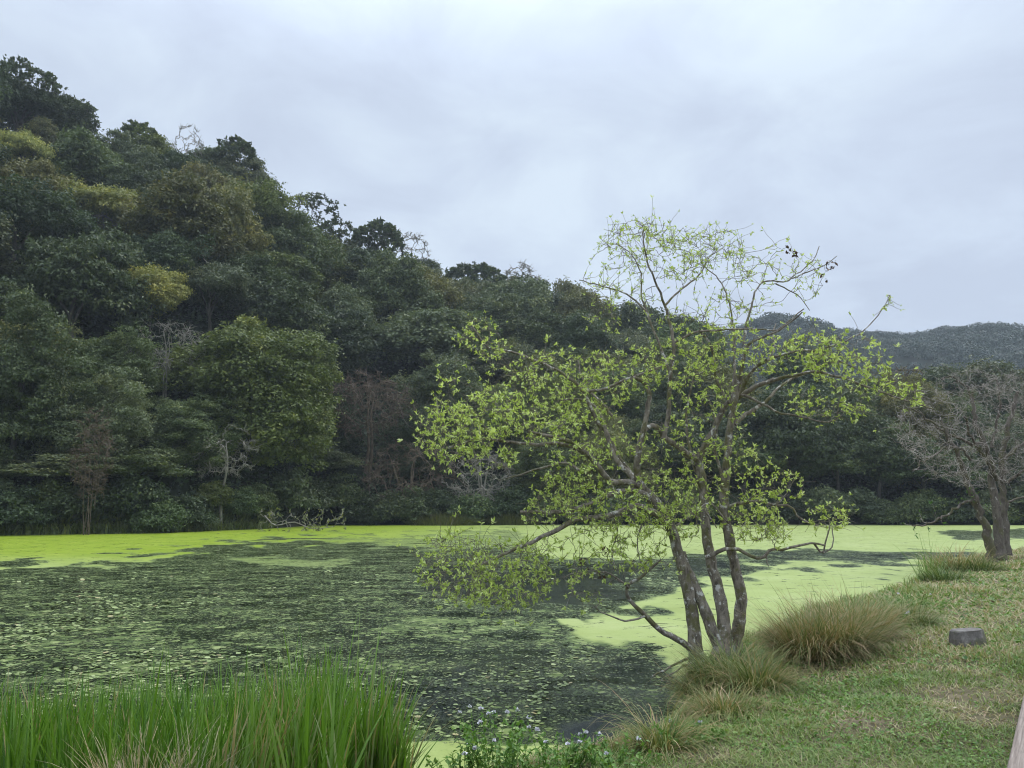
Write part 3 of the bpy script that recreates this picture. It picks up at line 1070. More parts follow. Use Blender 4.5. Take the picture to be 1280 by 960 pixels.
def sk_tree(name, px, y, base_py, top_py, half, label, mat, n=130, dome=True, leaf=None, tint=None, nleaf=6, L=0.35, lean=0.0, low=0.35, wig=0.2, r=0.16, stems=1, group=None, cat='tree', rtip=0.018, base=None, foliage='crown', rk=0.02):
    u_ = pdir(float(px), float(top_py))
    u_ = u_[0] / u_[1]
    y = min(y, float(np.interp(u_, rid_u, rid)) - 3.0)
    k_d = max(y / 75.0, 0.9)
    r, rtip, rk, L = r * k_d, rtip * k_d * 1.25, rk * 1.3, L * k_d * 0.72
    p = base_on(px, y, top_py) if base is None else np.array(base, float)
    ht = float(at_y(px, top_py, y)[2] - p[2])
    hw = half / F * y
    polys = []
    for k in range(stems):
        top = np.array([lean * ht + rng.normal(0, hw * 0.25 * (stems > 1)), rng.normal(0, hw * 0.2), ht * (0.72 if dome else 0.8)])
        pts = np.array([[rng.normal(0, 0.2 * (stems > 1)), rng.normal(0, 0.1), -0.5], top * 0.35 + rng.normal(0, 0.15, 3), top * 0.7 + rng.normal(0, 0.25, 3), top])
        P = catmull(pts, 14)
        polys.append((P, np.linspace(r, r * 0.3, 14)))
    A, D, RR = node_set(polys)
    ok = A[:, 2] > ht * low * 0.6
    d = fib(n, -0.1 if dome else -0.9)
    rr = rng.uniform(0.55, 1.0, n) if not dome else rng.uniform(0.8, 1.0, n)
    cz = ht * (0.62 if dome else 0.5 + low * 0.5)
    T = d * rr[:, None] * np.array([hw, hw, (ht - cz)]) + np.array([lean * ht, 0, cz])
    T = T[T[:, 2] > ht * low]
    PL, RL = grow(A[ok], D[ok], RR[ok], T, wig, 6, rtip, rk, 0.45, 0.05)
    e = empty(name, p, label, cat, group)
    mb = MB()
    for P, rad in polys:
        tubes(mb, P, rad, 7)
    one = leaf is None and n < 95
    if not one:
        mb.build('trunk', mat, e)
        mb = MB()
    tubes(mb, PL, RL, 4)
    # fine end twigs
    if leaf is None:
        tips = PL[:, -1]
        ends = []
        for rep in range(5):
            src = PL[np.arange(len(PL)), rng.integers(2, 7, len(PL))]
            q = src + unit(PL[:, -1] - PL[:, -2]) * rng.uniform(0.2, 0.6, (len(PL), 1)) + rng.normal(0, 0.35, (len(PL), 3)) * (hw / 4)
            s = np.linspace(0, 1, 4)[None, :, None]
            Q = src[:, None] * (1 - s) + q[:, None] * s + rng.normal(0, 0.06, (len(PL), 4, 3)) * s
            tubes(mb, Q, np.broadcast_to(np.linspace(rtip * 0.8, rtip * 0.4, 4), (len(PL), 4)), 3)
    mb.build('trunk' if one else 'branches', mat, e)
    if leaf:
        mb = MB()
        sc_ = hw / 6
        C = np.concatenate([PL[:, -1], PL[:, -2]] + [PL[:, -1] + rng.normal(0, 0.45, (len(PL), 3)) * np.array([1, 1, 0.5]) * sc_ for _ in range(2)])
        DD = np.concatenate([PL[:, -1] - PL[:, -2]] * 4)
        rosettes(mb, C, DD, nleaf, L, 0.5, 0.2, 0.3)
        mb.build(foliage, M['crown'], e, False, tint)
    return e


g = (0.075, 0.10, 0.055)
# skyline
hit = ray_hit(35, 150, 2)
sk_tree('airy_tree', 35, hit[1], 0, 82, 46, 'airy dark tree with see-through crown on the top left skyline', M['forest_bark'], 150, True, True, g, 9, 0.42, r=0.2, rtip=0.03)
hit = ray_hit(100, 190, 2)
sk_tree('airy_tree', 102, hit[1], 0, 124, 24, 'small thin-leaved tree on the skyline right of the airy top left tree', M['forest_bark'], 80, True, True, g, 5, 0.35, r=0.15, rtip=0.025)
hit = ray_hit(180, 215, 2)
sk_tree('airy_tree', 178, hit[1], 0, 156, 30, 'dark ragged tree on the skyline left of the pale bare tree', M['forest_bark'], 100, True, True, g, 11, 0.42, r=0.2, rtip=0.03)
hit = ray_hit(236, 220, 2)
sk_tree('bare_tree', 236, hit[1], 0, 155, 22, 'pale bare little tree sticking out of the left skyline', M['pale_bark'], 55, True, None, r=0.12, rtip=0.022)
hit = ray_hit(300, 240, 2)
sk_tree('airy_tree', 296, hit[1], 0, 174, 32, 'dark leafy tree where the steep left skyline breaks off', M['forest_bark'], 130, True, True, g, 12, 0.42, r=0.2, rtip=0.03)
hit = ray_hit(388, 310, 2)
sk_tree('umbrella_tree', 388, hit[1], 0, 242, 46, 'open umbrella-crowned tree standing clear on the left skyline', M['forest_bark'], 120, True, True, (0.065, 0.085, 0.055), 6, 0.36, r=0.2, rtip=0.03, low=0.5)
hit = ray_hit(425, 320, 2)
sk_tree('umbrella_tree', 424, hit[1], 0, 275, 32, 'lower flat-topped tree between the umbrella tree and the leafy skyline tree', M['forest_bark'], 90, True, True, g, 7, 0.38, r=0.18, rtip=0.03, low=0.5)
hit = ray_hit(475, 330, 2)
sk_tree('airy_tree', 472, hit[1], 0, 278, 34, 'dark leafy skyline tree right of the umbrella tree', M['forest_bark'], 140, True, True, g, 14, 0.45, r=0.22, rtip=0.03)
hit = ray_hit(518, 340, 2)
sk_tree('bare_tree', 516, hit[1], 0, 288, 24, 'bare pale-twigged tree on the skyline step right of the leafy tree', M['pale_bark'], 70, True, None, r=0.14, rtip=0.024)
hit = ray_hit(652, 365, 2)
sk_tree('umbrella_tree', 652, hit[1], 0, 329, 28, 'bare fan-shaped umbrella tree on the middle of the ridge', M['pale_bark'], 90, True, None, r=0.18, rtip=0.03, low=0.55, wig=0.1)
hit = ray_hit(600, 360, 2)
sk_tree('umbrella_tree', 592, hit[1], 0, 333, 44, 'flat dark-topped tree on the ridge left of the bare umbrella tree', M['forest_bark'], 130, True, True, g, 12, 0.5, r=0.22, rtip=0.03, low=0.5)
hit = ray_hit(715, 400, 2)
sk_tree('airy_tree', 716, hit[1], 0, 362, 34, 'thin see-through tree on the ridge left of the willow top', M['forest_bark'], 110, True, True, g, 6, 0.45, r=0.2, rtip=0.032)
# slope and shore
hit = ray_hit(215, 490, 2)
sk_tree('bare_tree', 212, hit[1], 0, 398, 58, 'leafless tree with long pale branches on the slope left of the largest broad tree', M['pale_bark'], 110, False, None, r=0.09, rtip=0.018, stems=3, wig=0.3, low=0.2)
hit = ray_hit(128, 300, 3)
sk_tree('bare_tree', 128, hit[1] - 3, 0, 268, 42, 'bare grey limbs showing through the layered yellow tree', M['pale_bark'], 26, False, None, r=0.16, rtip=0.03, wig=0.3)
hit = ray_hit(220, 350, 3)
sk_tree('bare_tree', 215, hit[1] - 2, 0, 300, 34, 'dead pale bough leaning right in the dark gap of the left slope', M['pale_bark'], 16, False, None, r=0.15, rtip=0.03, wig=0.2, lean=0.25)
sk_tree('dead_tree', 284, shore_y(284) - 0.6, 0, 528, 42, 'dead pale tree with a bare trunk on the shore in front of the broad tree', M['pale_bark'], 110, False, None, r=0.2, rtip=0.022, low=0.42, wig=0.28)
sk_tree('twiggy_tree', 462, shore_y(462) + 5, 0, 462, 62, 'tall brown twiggy tree without leaves on the far shore', M['brown_twigs'], 330, False, None, r=0.2, rtip=0.03, low=0.3, stems=2)
sk_tree('twiggy_shrub', 512, shore_y(512) + 1, 0, 552, 62, 'wide brown leafless shrub on the waterline below the twiggy tree', M['brown_twigs'], 190, False, None, r=0.14, rtip=0.026, low=0.12, stems=4, cat='shrub')
sk_tree('twiggy_shrub', 602, shore_y(602) + 1, 0, 558, 50, 'pale brown leafless shrub on the shore behind the willow crown', M['pale_bark'], 130, False, None, r=0.14, rtip=0.026, low=0.12, stems=3, cat='shrub')
sk_tree('hanging_vines', 122, shore_y(122) - 3.0, 0, 508, 26, 'tangle of brown hanging vines on the grey-green shore tree', M['brown_twigs'], 240, False, None, r=0.035, rtip=0.02, low=0.25, wig=0.3, cat='vines', stems=5)
sk_tree('twiggy_tree', 425, shore_y(425) + 8, 0, 470, 26, 'narrow reddish brown bare tree right of the largest broad tree', M['brown_twigs'], 120, False, None, r=0.14, rtip=0.026, low=0.3)
for k_, (px, lab) in enumerate(((990, 'pale slender trunk leaning left on the far hill right of the willow'), (1012, 'pale slender forked trunk on the far hill right of the willow'), (1040, 'small pale bare tree above the tiered trees right of the willow'))):
    sk_tree('bare_tree', px, 128, 0, 470 + 4 * k_, 18, lab, M['pale_bark'], 18, True, None, r=0.2, rtip=0.04, low=0.5, lean=-0.1 + 0.08 * k_)
for k_, (px, lab) in enumerate(((1130, 'brownish bare tree on the low ridge left of the bare bank tree'), (1180, 'brownish bare tree on the low ridge behind the bare bank tree'), (1250, 'brownish bare tree on the low ridge at the right edge of the photo'))):
    sk_tree('twiggy_tree', px, 150, 0, 458 + 3 * k_, 40, lab, M['brown_twigs'], 100, True, None, r=0.2, rtip=0.04, low=0.45)

# shrubs along the waterline
for k_ in range(44):
    px = -60 + k_ * 32 + rng.uniform(-10, 10)
    y = shore_y(px) + rng.uniform(-0.2, 1.2)
    p = base_on(px, y)
    tint = ['dark green', 'blackish green', 'grey-green', 'fresh green'][int(rng.choice(4, p=[0.4, 0.3, 0.2, 0.1]))]
    near = sorted([(22, 'the tall left tree'), (122, 'the vine-draped tree'), (284, 'the dead pale trunk'), (370, 'the fallen branch'), (462, 'the brown twiggy tree'), (555, 'the yellowish shrub'), (870, 'the willow stems'), (1035, 'the low willow shoot'), (1225, 'the bare bank tree')], key=lambda q: abs(q[0] - px))[0]
    rel = 'right of' if px > near[0] else 'left of'
    rel = ('just ' if abs(px - near[0]) < 26 else 'far ' if abs(px - near[0]) > 75 else '') + rel
    lab = f"low {tint} shrub on the far waterline {rel} {near[1]}"
    e = empty('shore_shrub', p, lab, 'shrub', f"shore shrubs {rel} {near[1]} ({tint})", rng.uniform(0, 6.28), rng.uniform(0.7, 1.15) * (1.0 if px < 330 else 1.35))
    f_, s_ = SHRUB[int(rng.integers(3))]
    put(s_, 'stem', e)
    put(f_, 'foliage', e, TINT[tint])

# yellowish shrub in the water and the fallen branch
for px, rr, lab in ((555, 46, 'yellowish green shrub growing out of the far waterline below the brown bushes'), (640, 34, 'dull green shrub on the far waterline behind the drooping willow limb')):
    y = shore_y(px) - 2.5
    p = base_on(px, y)
    p[2] = -0.05
    e = empty('water_shrub', p, lab, 'shrub')
    mb = MB()
    n = 2600
    a, rad_ = rng.uniform(0, 6.28, n), np.sqrt(rng.random(n)) * rr / F * y
    B = np.stack([np.cos(a) * rad_, np.sin(a) * rad_ * 0.5, np.zeros(n)], -1)
    hh = rng.uniform(0.9, 2.6, n) * (1 - 0.55 * (rad_ / (rr / F * y)) ** 2)
    blades(mb, B, hh, B[:, :2] * 0.25 + rng.normal(0, 0.25, (n, 2)), rng.uniform(0.05, 0.11, n), np.clip(rng.normal(0.5, 0.2, n), 0, 1))
    mb.build('foliage', M['crown'], e, False, (0.12, 0.135, 0.05))
    mb = MB()
    for q in range(14):
        a_ = rng.uniform(0, 6.28)
        t_ = np.linspace(0, 1, 5)[:, None]
        tubes(mb, np.array([[math.cos(a_) * 0.4, math.sin(a_) * 0.3, -0.2]]) + t_ * np.array([[math.cos(a_) * 1.4, math.sin(a_), 1.6]]), np.linspace(0.05, 0.02, 5), 4)
    mb.build('stems', M['brown_twigs'], e)
y = shore_y(372) - 6
p = ground(372.0, 664.0)
e = empty('fallen_branch', (p[0], p[1], -0.05), 'pale fallen branch with many twigs lying in the duckweed at the far shore', 'branch')
Pm = catmull(np.array([[-3.5, 0.9, 1.5], [-2.2, 0.2, 0.6], [-0.5, 0.3, 0.9], [1.5, -0.4, 0.3], [3.6, -0.6, 0.5]]), 14)
A, D, RR = node_set([(Pm, np.linspace(0.07, 0.03, 14))])
T = np.stack([rng.uniform(-3.8, 4.5, 90), rng.uniform(-1.6, 1.2, 90), rng.uniform(-0.1, 2.1, 90)], -1)
PL, RL = grow(A, D, RR, T, 0.25, 6, 0.018, 0.02)
mb = MB()
tubes(mb, Pm, np.linspace(0.07, 0.03, 14), 6)
tubes(mb, PL, RL, 4)
mb.build('branches', M['pale_bark'], e)
mb = MB()
rosettes(mb, PL[:, -1], PL[:, -1] - PL[:, -2], 5, 0.3, 0.6, 0.2, 0.25)
mb.build('foliage', M['crown'], e, False, (0.13, 0.15, 0.07))

# fern bank on the left shore
mb = MB()
n = 9000
px = rng.uniform(-200, 345, n)
y = np.interp(px, sh[:, 0], sh_y) + rng.uniform(-0.9, 1.2, n)
B = at_y(px, 640.0, y)
B[:, 2] = np.maximum(H(B[:, 0], B[:, 1]), -0.05)
blades(mb, B, rng.uniform(0.5, 1.5, n), rng.normal(0, 0.55, (n, 2)), rng.uniform(0.08, 0.2, n), np.clip(rng.normal(0.5, 0.22, n), 0, 1))
tag(mb.build('shore_ferns', M['crown'], None, False, (0.12, 0.15, 0.055)), 'low band of ferns and weeds fringing the far left shore', 'ferns', None, 'stuff')

# ------------------------------------------------------------------ the willow in the foreground
WY = 11.2
wb = ground(890.0, 834.0, 0.12)
WY = float(wb[1])
PXM = WY / F * 1.0      # metres per pixel at the tree


def limb(pts, r0, r1, z0=0.0, z1=0.0, n=None, mid=0.0):
    pts = np.array(pts, float)
    k = len(pts)
    s = np.linspace(0, 1, k)
    dep = WY + z0 + (z1 - z0) * s + mid * np.sin(s * math.pi)
    P = at_y(pts[:, 0], pts[:, 1], dep)
    L = np.linalg.norm(np.diff(P, axis=0), axis=1).sum()
    n = n or max(6, int(L / 0.09))
    P = catmull(P, n)
    t_ = np.linspace(0, 1, n)
    r = (r0 + (r1 - r0) * t_ ** 0.8) * PXM * 0.56
    kn = 1 + 0.10 * (fbm(np.cumsum(np.full(n, 0.6)) + rng.uniform(0, 50), np.zeros(n) + 3.3, 2, 3) - 0.5) * 2
    P[1:-1] += rng.normal(0, 0.006, (n - 2, 3))
    return P, r * kn


stems = {
    'a': limb([(874, 842), (870, 815), (864, 760), (851, 703), (838, 658), (826, 636), (806, 614)], 15, 10.5, 0.0, 0.0),
    'b': limb([(906, 838), (902, 812), (890, 787), (877, 752), (860, 714), (852, 690)], 15, 9, -0.12, 0.10),
    'b2': limb([(902, 820), (905, 790), (902, 756), (889, 704), (882, 655), (879, 611), (873, 574)], 14, 9.5, -0.10, 0.35),
    'c': limb([(914, 838), (920, 800), (925, 775), (926, 742), (917, 700), (907, 655), (905, 620), (909, 578), (912, 540), (917, 505), (922, 470)], 15, 7, 0.18, 0.0),
}
limbs = [
    # left elbow and what it carries
    limb([(806, 614), (798, 600), (796, 585), (797, 569), (806, 528), (812, 494), (802, 476), (790, 472)], 9, 4, 0.0, -0.5),
    limb([(799, 608), (788, 593), (772, 577), (765, 560), (757, 538), (751, 520)], 8, 4, 0, 0.5),
    limb([(802, 610), (788, 602), (762, 601), (744, 577), (719, 555), (694, 547), (660, 540)], 8, 3, 0, -0.7),
    limb([(762, 601), (745, 580), (731, 567), (706, 556), (662, 555), (634, 552), (600, 549), (560, 560)], 6, 2, -0.1, -0.9),
    limb([(740, 588), (728, 590), (712, 580), (694, 580), (660, 590), (630, 600)], 4, 1.6, -0.2, 0.4),
    limb([(830, 640), (812, 622), (794, 614), (769, 616), (734, 631), (700, 640), (650, 640)], 8, 3, 0.05, -0.5),
    limb([(836, 652), (815, 640), (794, 633), (766, 644), (735, 648), (719, 649), (700, 661), (680, 670), (659, 680), (625, 695), (590, 712)], 9, 2.6, -0.05, -0.9),
    limb([(752, 538), (727, 487), (701, 466), (670, 451), (640, 440), (613, 435), (598, 420), (588, 402)], 5, 1.6, 0.45, 0.1),
    limb([(790, 593), (768, 560), (747, 513), (730, 500), (700, 500)], 4.5, 2, 0.1, 0.9),
    limb([(765, 520), (752, 502), (735, 488), (727, 470), (722, 450)], 3.5, 1.6, 0.4, 0.8),
    limb([(734, 490), (756, 486), (775, 478), (790, 472), (815, 463), (836, 455)], 3.5, 2.5, 0.1, -0.3),
    # centre
    limb([(873, 575), (861, 569), (845, 556), (830, 547), (824, 535), (812, 533), (804, 540)], 9, 5, 0.35, -0.2),
    limb([(830, 548), (835, 520), (836, 500), (837, 476), (841, 452), (842, 429), (836, 402), (831, 382)], 6, 3.2, 0.0, 0.0),
    limb([(831, 382), (825, 364), (819, 350), (808, 325), (804, 296), (806, 284)], 3, 1.2, 0, -0.4),
    limb([(831, 382), (837, 376), (844, 368), (858, 356), (872, 346), (880, 334), (887, 321), (901, 312)], 3, 1.2, 0, 0.5),
    limb([(838, 470), (828, 440), (819, 418), (804, 386), (783, 368), (750, 357), (724, 350)], 4, 1.2, 0.1, 0.8),
    limb([(812, 400), (802, 370), (800, 340), (790, 318), (770, 305)], 2.6, 1, 0.4, 0.9),
    limb([(842, 429), (858, 420), (876, 414), (900, 413), (930, 411), (960, 412), (973, 411), (1005, 386)], 3, 1.2, 0, -0.5),
    limb([(876, 416), (884, 424), (890, 436), (893, 458), (896, 478), (908, 497)], 3, 3.4, -0.1, 0.2),
    limb([(915, 500), (917, 470), (918, 440), (916, 404), (908, 368), (895, 345), (880, 333)], 4, 1.2, 0.1, 0.9),
    limb([(873, 574), (882, 556), (892, 538), (900, 520), (907, 507), (913, 502), (928, 494), (940, 485), (952, 480), (968, 474)], 9, 5, 0.35, 0.1),
    limb([(912, 503), (922, 494), (930, 482), (936, 468), (945, 458), (958, 450)], 6, 3.5, 0.2, -0.5),
    limb([(926, 480), (927, 460), (932, 440), (938, 428), (956, 421), (973, 414), (990, 402), (1003, 390)], 5, 1.4, 0, -0.6),
    limb([(930, 430), (934, 400), (940, 380), (944, 364), (952, 353), (970, 352), (987, 350), (1009, 332), (1020, 320), (1024, 308)], 3, 1.0, 0.1, 0.7),
    limb([(990, 348), (1010, 340), (1030, 332), (1046, 320)], 1.8, 0.8, 0.5, 0.6),
    limb([(970, 355), (985, 362), (1000, 372), (1012, 388)], 1.8, 0.8, 0.4, 0.9),
    # right
    limb([(922, 494), (940, 498), (959, 508), (975, 517), (998, 520), (1020, 526), (1038, 528), (1050, 520)], 3.5, 1.2, 0.1, -0.3),
    limb([(952, 480), (975, 473), (1000, 468), (1023, 465), (1059, 474), (1090, 486), (1124, 498), (1150, 506), (1168, 512)], 4.5, 1.2, 0.1, -0.7),
    limb([(945, 458), (959, 450), (980, 443), (1000, 438), (1023, 441), (1045, 450), (1070, 460)], 4, 1.4, -0.3, -0.9),
    limb([(1010, 440), (1030, 434), (1049, 429), (1077, 415), (1095, 397), (1106, 382), (1110, 374)], 2.2, 0.9, -0.6, -0.7),
    limb([(960, 449), (968, 435), (966, 418), (970, 404)], 2.2, 1, -0.3, 0.3),
    limb([(940, 515), (955, 504), (966, 492), (985, 476), (1010, 466)], 5, 2.2, 0.2, 0.6),
    limb([(918, 530), (930, 520), (942, 512)], 6, 4.5, 0.1, 0.2),
    # low right boughs
    limb([(905, 634), (920, 631), (936, 628), (949, 626), (962, 630), (975, 632), (988, 633), (997, 645), (1012, 654), (1022, 656)], 4.5, 1.8, 0.1, -0.4),
    limb([(966, 631), (978, 624), (986, 612), (992, 600)], 1.8, 0.8, -0.2, -0.1),
    limb([(882, 697), (895, 691), (907, 687), (923, 687), (940, 696), (953, 698), (964, 685), (975, 687), (995, 683), (1017, 679), (1032, 682)], 5, 2, -0.1, -0.6),
    limb([(1018, 680), (1028, 692), (1033, 676), (1037, 661), (1036, 648)], 2.4, 1.2, -0.5, -0.5),
    limb([(1028, 691), (1040, 684), (1041, 670), (1040, 658)], 2, 1, -0.5, -0.45),
    limb([(958, 696), (959, 703), (961, 708)], 1.6, 1.0, -0.4, -0.4),
    limb([(846, 657), (858, 648), (872, 637), (880, 632), (888, 628), (893, 632), (898, 638), (907, 650), (912, 655)], 2.2, 1.6, -0.35, -0.3),
    limb([(870, 640), (871, 652), (873, 664)], 2, 1.2, -0.35, -0.4),
    limb([(882, 640), (890, 650), (896, 660)], 2.0, 1.2, -0.3, -0.3),
    # low left boughs
    limb([(870, 818), (858, 806), (842, 797), (820, 783), (803, 766), (790, 754), (784, 745), (784, 733), (790, 727), (799, 723), (817, 708), (826, 700)], 8, 2.2, -0.1, -0.5),
    limb([(806, 770), (792, 775), (778, 777), (764, 770), (753, 766), (745, 760)], 2.6, 1.0, -0.3, -0.6),
    limb([(786, 735), (770, 722), (755, 715), (738, 718), (718, 716), (705, 722)], 2.6, 1.0, -0.4, -0.7),
    limb([(874, 824), (860, 824), (842, 832), (824, 841), (806, 850)], 4, 1.4, 0.1, 0.0),
    limb([(872, 826), (856, 832), (840, 842), (826, 850)], 3, 1.2, -0.1, -0.2),
    limb([(806, 645), (800, 662), (796, 680), (800, 700), (806, 720)], 2, 0.8, -0.2, -0.4),
    limb([(766, 645), (772, 665), (765, 690), (770, 712)], 2, 0.8, -0.2, -0.5),
    limb([(880, 600), (868, 585), (862, 560), (858, 530), (860, 500), (868, 470)], 4, 2, 0.3, 0.7),
    limb([(905, 610), (900, 585), (893, 565), (896, 540), (888, 505)], 4, 2, 0.1, -0.4),
]
allp = list(stems.values()) + limbs
A, D, RR = node_set(allp)
apx, apy, _ = proj(A)

# foliage masses in pixels: centre, half sizes, clusters
masses = [(600, 425, 30, 26, 46), (640, 455, 45, 20, 30), (700, 470, 45, 32, 90), (560, 540, 42, 38, 150), (615, 520, 45, 34, 150), (600, 570, 50, 20, 40),
          (680, 520, 55, 38, 130), (735, 500, 50, 34, 120), (780, 460, 55, 30, 110), (850, 455, 40, 30, 80), (735, 555, 55, 30, 90), (720, 610, 46, 30, 130),
          (770, 640, 40, 26, 70), (820, 620, 32, 34, 100), (850, 650, 30, 24, 90), (690, 640, 40, 20, 50), (880, 520, 46, 50, 80), (830, 560, 46, 46, 55),
          (885, 600, 34, 40, 70), (930, 590, 24, 50, 44), (900, 460, 40, 40, 60), (960, 445, 34, 24, 50), (1015, 440, 50, 24, 110), (1060, 465, 48, 24, 70),
          (1100, 480, 30, 22, 34), (1140, 492, 16, 16, 20), (1040, 512, 48, 16, 50), (1000, 500, 20, 16, 14), (800, 300, 50, 26, 90), (850, 320, 50, 34, 70),
          (890, 310, 46, 24, 90), (770, 340, 44, 26, 40), (780, 390, 50, 30, 40), (870, 390, 50, 30, 44), (930, 370, 40, 40, 36), (960, 330, 40, 24, 26),
          (1010, 350, 30, 30, 24), (910, 425, 40, 24, 50), (940, 650, 40, 26, 90), (1036, 648, 26, 17, 34), (984, 608, 22, 20, 26), (950, 610, 22, 18, 16), (968, 662, 24, 18, 26),
          (575, 705, 58, 44, 180), (640, 720, 56, 44, 160), (600, 745, 60, 16, 50), (690, 700, 50, 38, 60), (740, 690, 46, 36, 60), (790, 680, 40, 40, 50), (720, 735, 50, 22, 20),
          (560, 480, 20, 12, 10), (1108, 378, 8, 10, 6), (1085, 420, 16, 12, 6), (820, 690, 30, 30, 20)]
T, MU = [], []
for cx, cy, rx, ry, k in masses:
    k = int(k * 1.0)
    a, q = rng.uniform(0, 6.28, k), np.sqrt(rng.random(k))
    x, y = cx + rx * q * np.cos(a), cy + ry * q * np.sin(a)
    i = np.argmin((apx[None] - x[:, None]) ** 2 + (apy[None] - y[:, None]) ** 2, 1)
    dep = A[i, 1] + rng.normal(0, 0.42, k)
    T.append(at_y(x, y, dep))
T = np.concatenate(T)
PL, RL = grow(A, D, RR, T, 0.12, 6, 0.0034, 0.010, 0.42, -0.01)
tree = empty('willow_tree', (wb[0], WY, 0.1), 'multi-stemmed waterside willow with fresh yellow-green leaves, leaning over the pond', 'tree')
off = np.array(tree.location)
for k_, (P, r) in stems.items():
    mb = MB()
    n = len(P)
    rr = r[:, None] * (1 + 0.16 * (fbm(np.arange(n)[:, None] * 0.35 + 9, np.cos(np.arange(12) / 12 * 6.283)[None] * 1.2 + ord(k_[0]), 7, 3) - 0.5) * 2)
    rr *= 1 + 0.6 * np.exp(-np.arange(n)[:, None] / 2.2)
    tubes(mb, (P - off)[None], rr[None], 12)
    mb.build('trunk', M['willow_bark'], tree)
for k_, (ax, ay) in enumerate(((852, 848), (866, 858), (892, 862), (926, 856), (940, 846))):
    q0 = at_y(np.array([874, 878, 902, 912, 916])[k_], 826.0, WY)
    q1 = lawn_hit(ax, ay) - np.array([0, 0, 0.03])
    mb = MB()
    Pr = catmull(np.array([q0, q0 * 0.5 + q1 * 0.5 + np.array([0, 0, -0.03]), q1]), 8)
    tubes(mb, Pr - off, np.linspace(0.075, 0.02, 8), 7)
    mb.build('root', M['willow_bark'], tree)
mb = MB()
for P, r in limbs:
    tubes(mb, P - off, r, 8)
mb.build('limbs', M['willow_bark'], tree)
mb = MB()
tubes(mb, PL - off, RL, 4)
# extra bare shoots
src = PL[np.arange(len(PL)), rng.integers(1, 6, len(PL))]
q = src + unit(PL[:, -1] - PL[:, -3]) * rng.uniform(0.06, 0.25, (len(PL), 1)) + rng.normal(0, 0.10, (len(PL), 3)) + np.array([0, 0, 0.04])
s = np.linspace(0, 1, 4)[None, :, None]
Q = src[:, None] * (1 - s) + q[:, None] * s + rng.normal(0, 0.012, (len(PL), 4, 3)) * s
tubes(mb, Q - off, np.broadcast_to(np.linspace(0.0036, 0.0022, 4), (len(PL), 4)), 3)
mb.build('twigs', M['willow_twig'], tree)
mb = MB()
# sparse, narrow leaves near the top; fuller ones lower down
tp = np.concatenate([PL[:, -1], PL[:, -2], Q[:, -1]])
td = np.concatenate([PL[:, -1] - PL[:, -2], PL[:, -2] - PL[:, -3], Q[:, -1] - Q[:, -2]])
_, ty, _ = proj(tp)
hi = ty < 405
rosettes(mb, tp[hi] - off, td[hi], 5, 0.046, 0.42, 0.2, 0.19)
lo2 = ~hi & (rng.random(len(tp)) < 0.62)
rosettes(mb, tp[lo2] - off, td[lo2], 8, 0.053, 0.52, 0.25, 0.22)
mb.build('foliage', M['willow_leaf'], tree, False)
mb = MB()
for px, py, k in ((984, 316, 3), (996, 317, 3), (1038, 330, 8), (1026, 346, 2), (730, 705, 8), (752, 718, 4), (757, 690, 3)):
    C = at_y(np.full(k, px) + rng.normal(0, 3, k), py + rng.normal(0, 3, k), np.full(k, WY + 0.4 if py < 400 else WY - 0.6))
    rosettes(mb, C - off, rng.normal(0, 1, (k, 3)) + np.array([0, 0, -1]), 4, 0.06, 0.5, 0.2, 0.3)
mb.build('withered_leaves', M['dead_leaf'], tree, False)

# ------------------------------------------------------------------ the bare tree further along the bank
bb = ground(1246.0, 698.0, 0.45)
BY = float(bb[1])
PXB = BY / F


def blimb(pts, r0, r1, z0=0.0, z1=0.0):
    pts = np.array(pts, float)
    s = np.linspace(0, 1, len(pts))
    P = catmull(at_y(pts[:, 0], pts[:, 1], BY + z0 + (z1 - z0) * s), max(8, len(pts) * 4))
    n = len(P)
    P[1:-1] += rng.normal(0, 0.03, (n - 2, 3))
    return P, (r0 + (r1 - r0) * np.linspace(0, 1, n)) * PXB * 0.5


bst = [blimb([(1242, 706), (1238, 690), (1230, 655), (1221, 632), (1207, 597), (1198, 572), (1186, 550), (1176, 525)], 11, 4, -0.5, -0.8),
       blimb([(1250, 700), (1250, 680), (1246, 640), (1240, 600), (1236, 570), (1226, 545), (1218, 520), (1216, 490)], 12, 4, 0.0, 0.5),
       blimb([(1258, 694), (1256, 670), (1254, 620), (1252, 580), (1256, 550), (1264, 520), (1272, 490)], 11, 4, 0.8, 1.2)]
bl = [blimb([(1222, 632), (1207, 627), (1196, 636), (1185, 644), (1173, 648), (1158, 655), (1140, 657)], 3.5, 1.6, -0.6, -1.4),
      blimb([(1213, 575), (1203, 562), (1185, 558), (1172, 566), (1155, 576), (1140, 588)], 3.5, 1.6, -0.5, -1.6),
      blimb([(1236, 570), (1228, 556), (1214, 556), (1200, 548), (1180, 540), (1160, 525), (1140, 510)], 5, 1.6, -0.2, -0.8),
      blimb([(1246, 600), (1236, 580), (1224, 562), (1212, 540), (1205, 520)], 5, 2, 0.2, -1.2),
      blimb([(1252, 602), (1264, 600), (1276, 590), (1292, 582), (1320, 570)], 4, 2, 0.8, 0.4),
      blimb([(1254, 575), (1268, 562), (1285, 548), (1310, 520)], 5, 2, 1, 1.6),
      blimb([(1256, 628), (1275, 622), (1300, 612)], 3, 1.4, 1, 1.8),
      blimb([(1217, 500), (1210, 485), (1200, 478), (1190, 470), (1176, 474)], 3, 1.3, 0.5, 1),
      blimb([(1240, 560), (1246, 530), (1250, 500), (1246, 475)], 4, 1.6, 0.5, 0.2)]
A, D, RR = node_set(bst + bl)
ok = proj(A)[1] < 612
k = 760
a, q = rng.uniform(0, 6.28, k), rng.random(k) ** 0.45
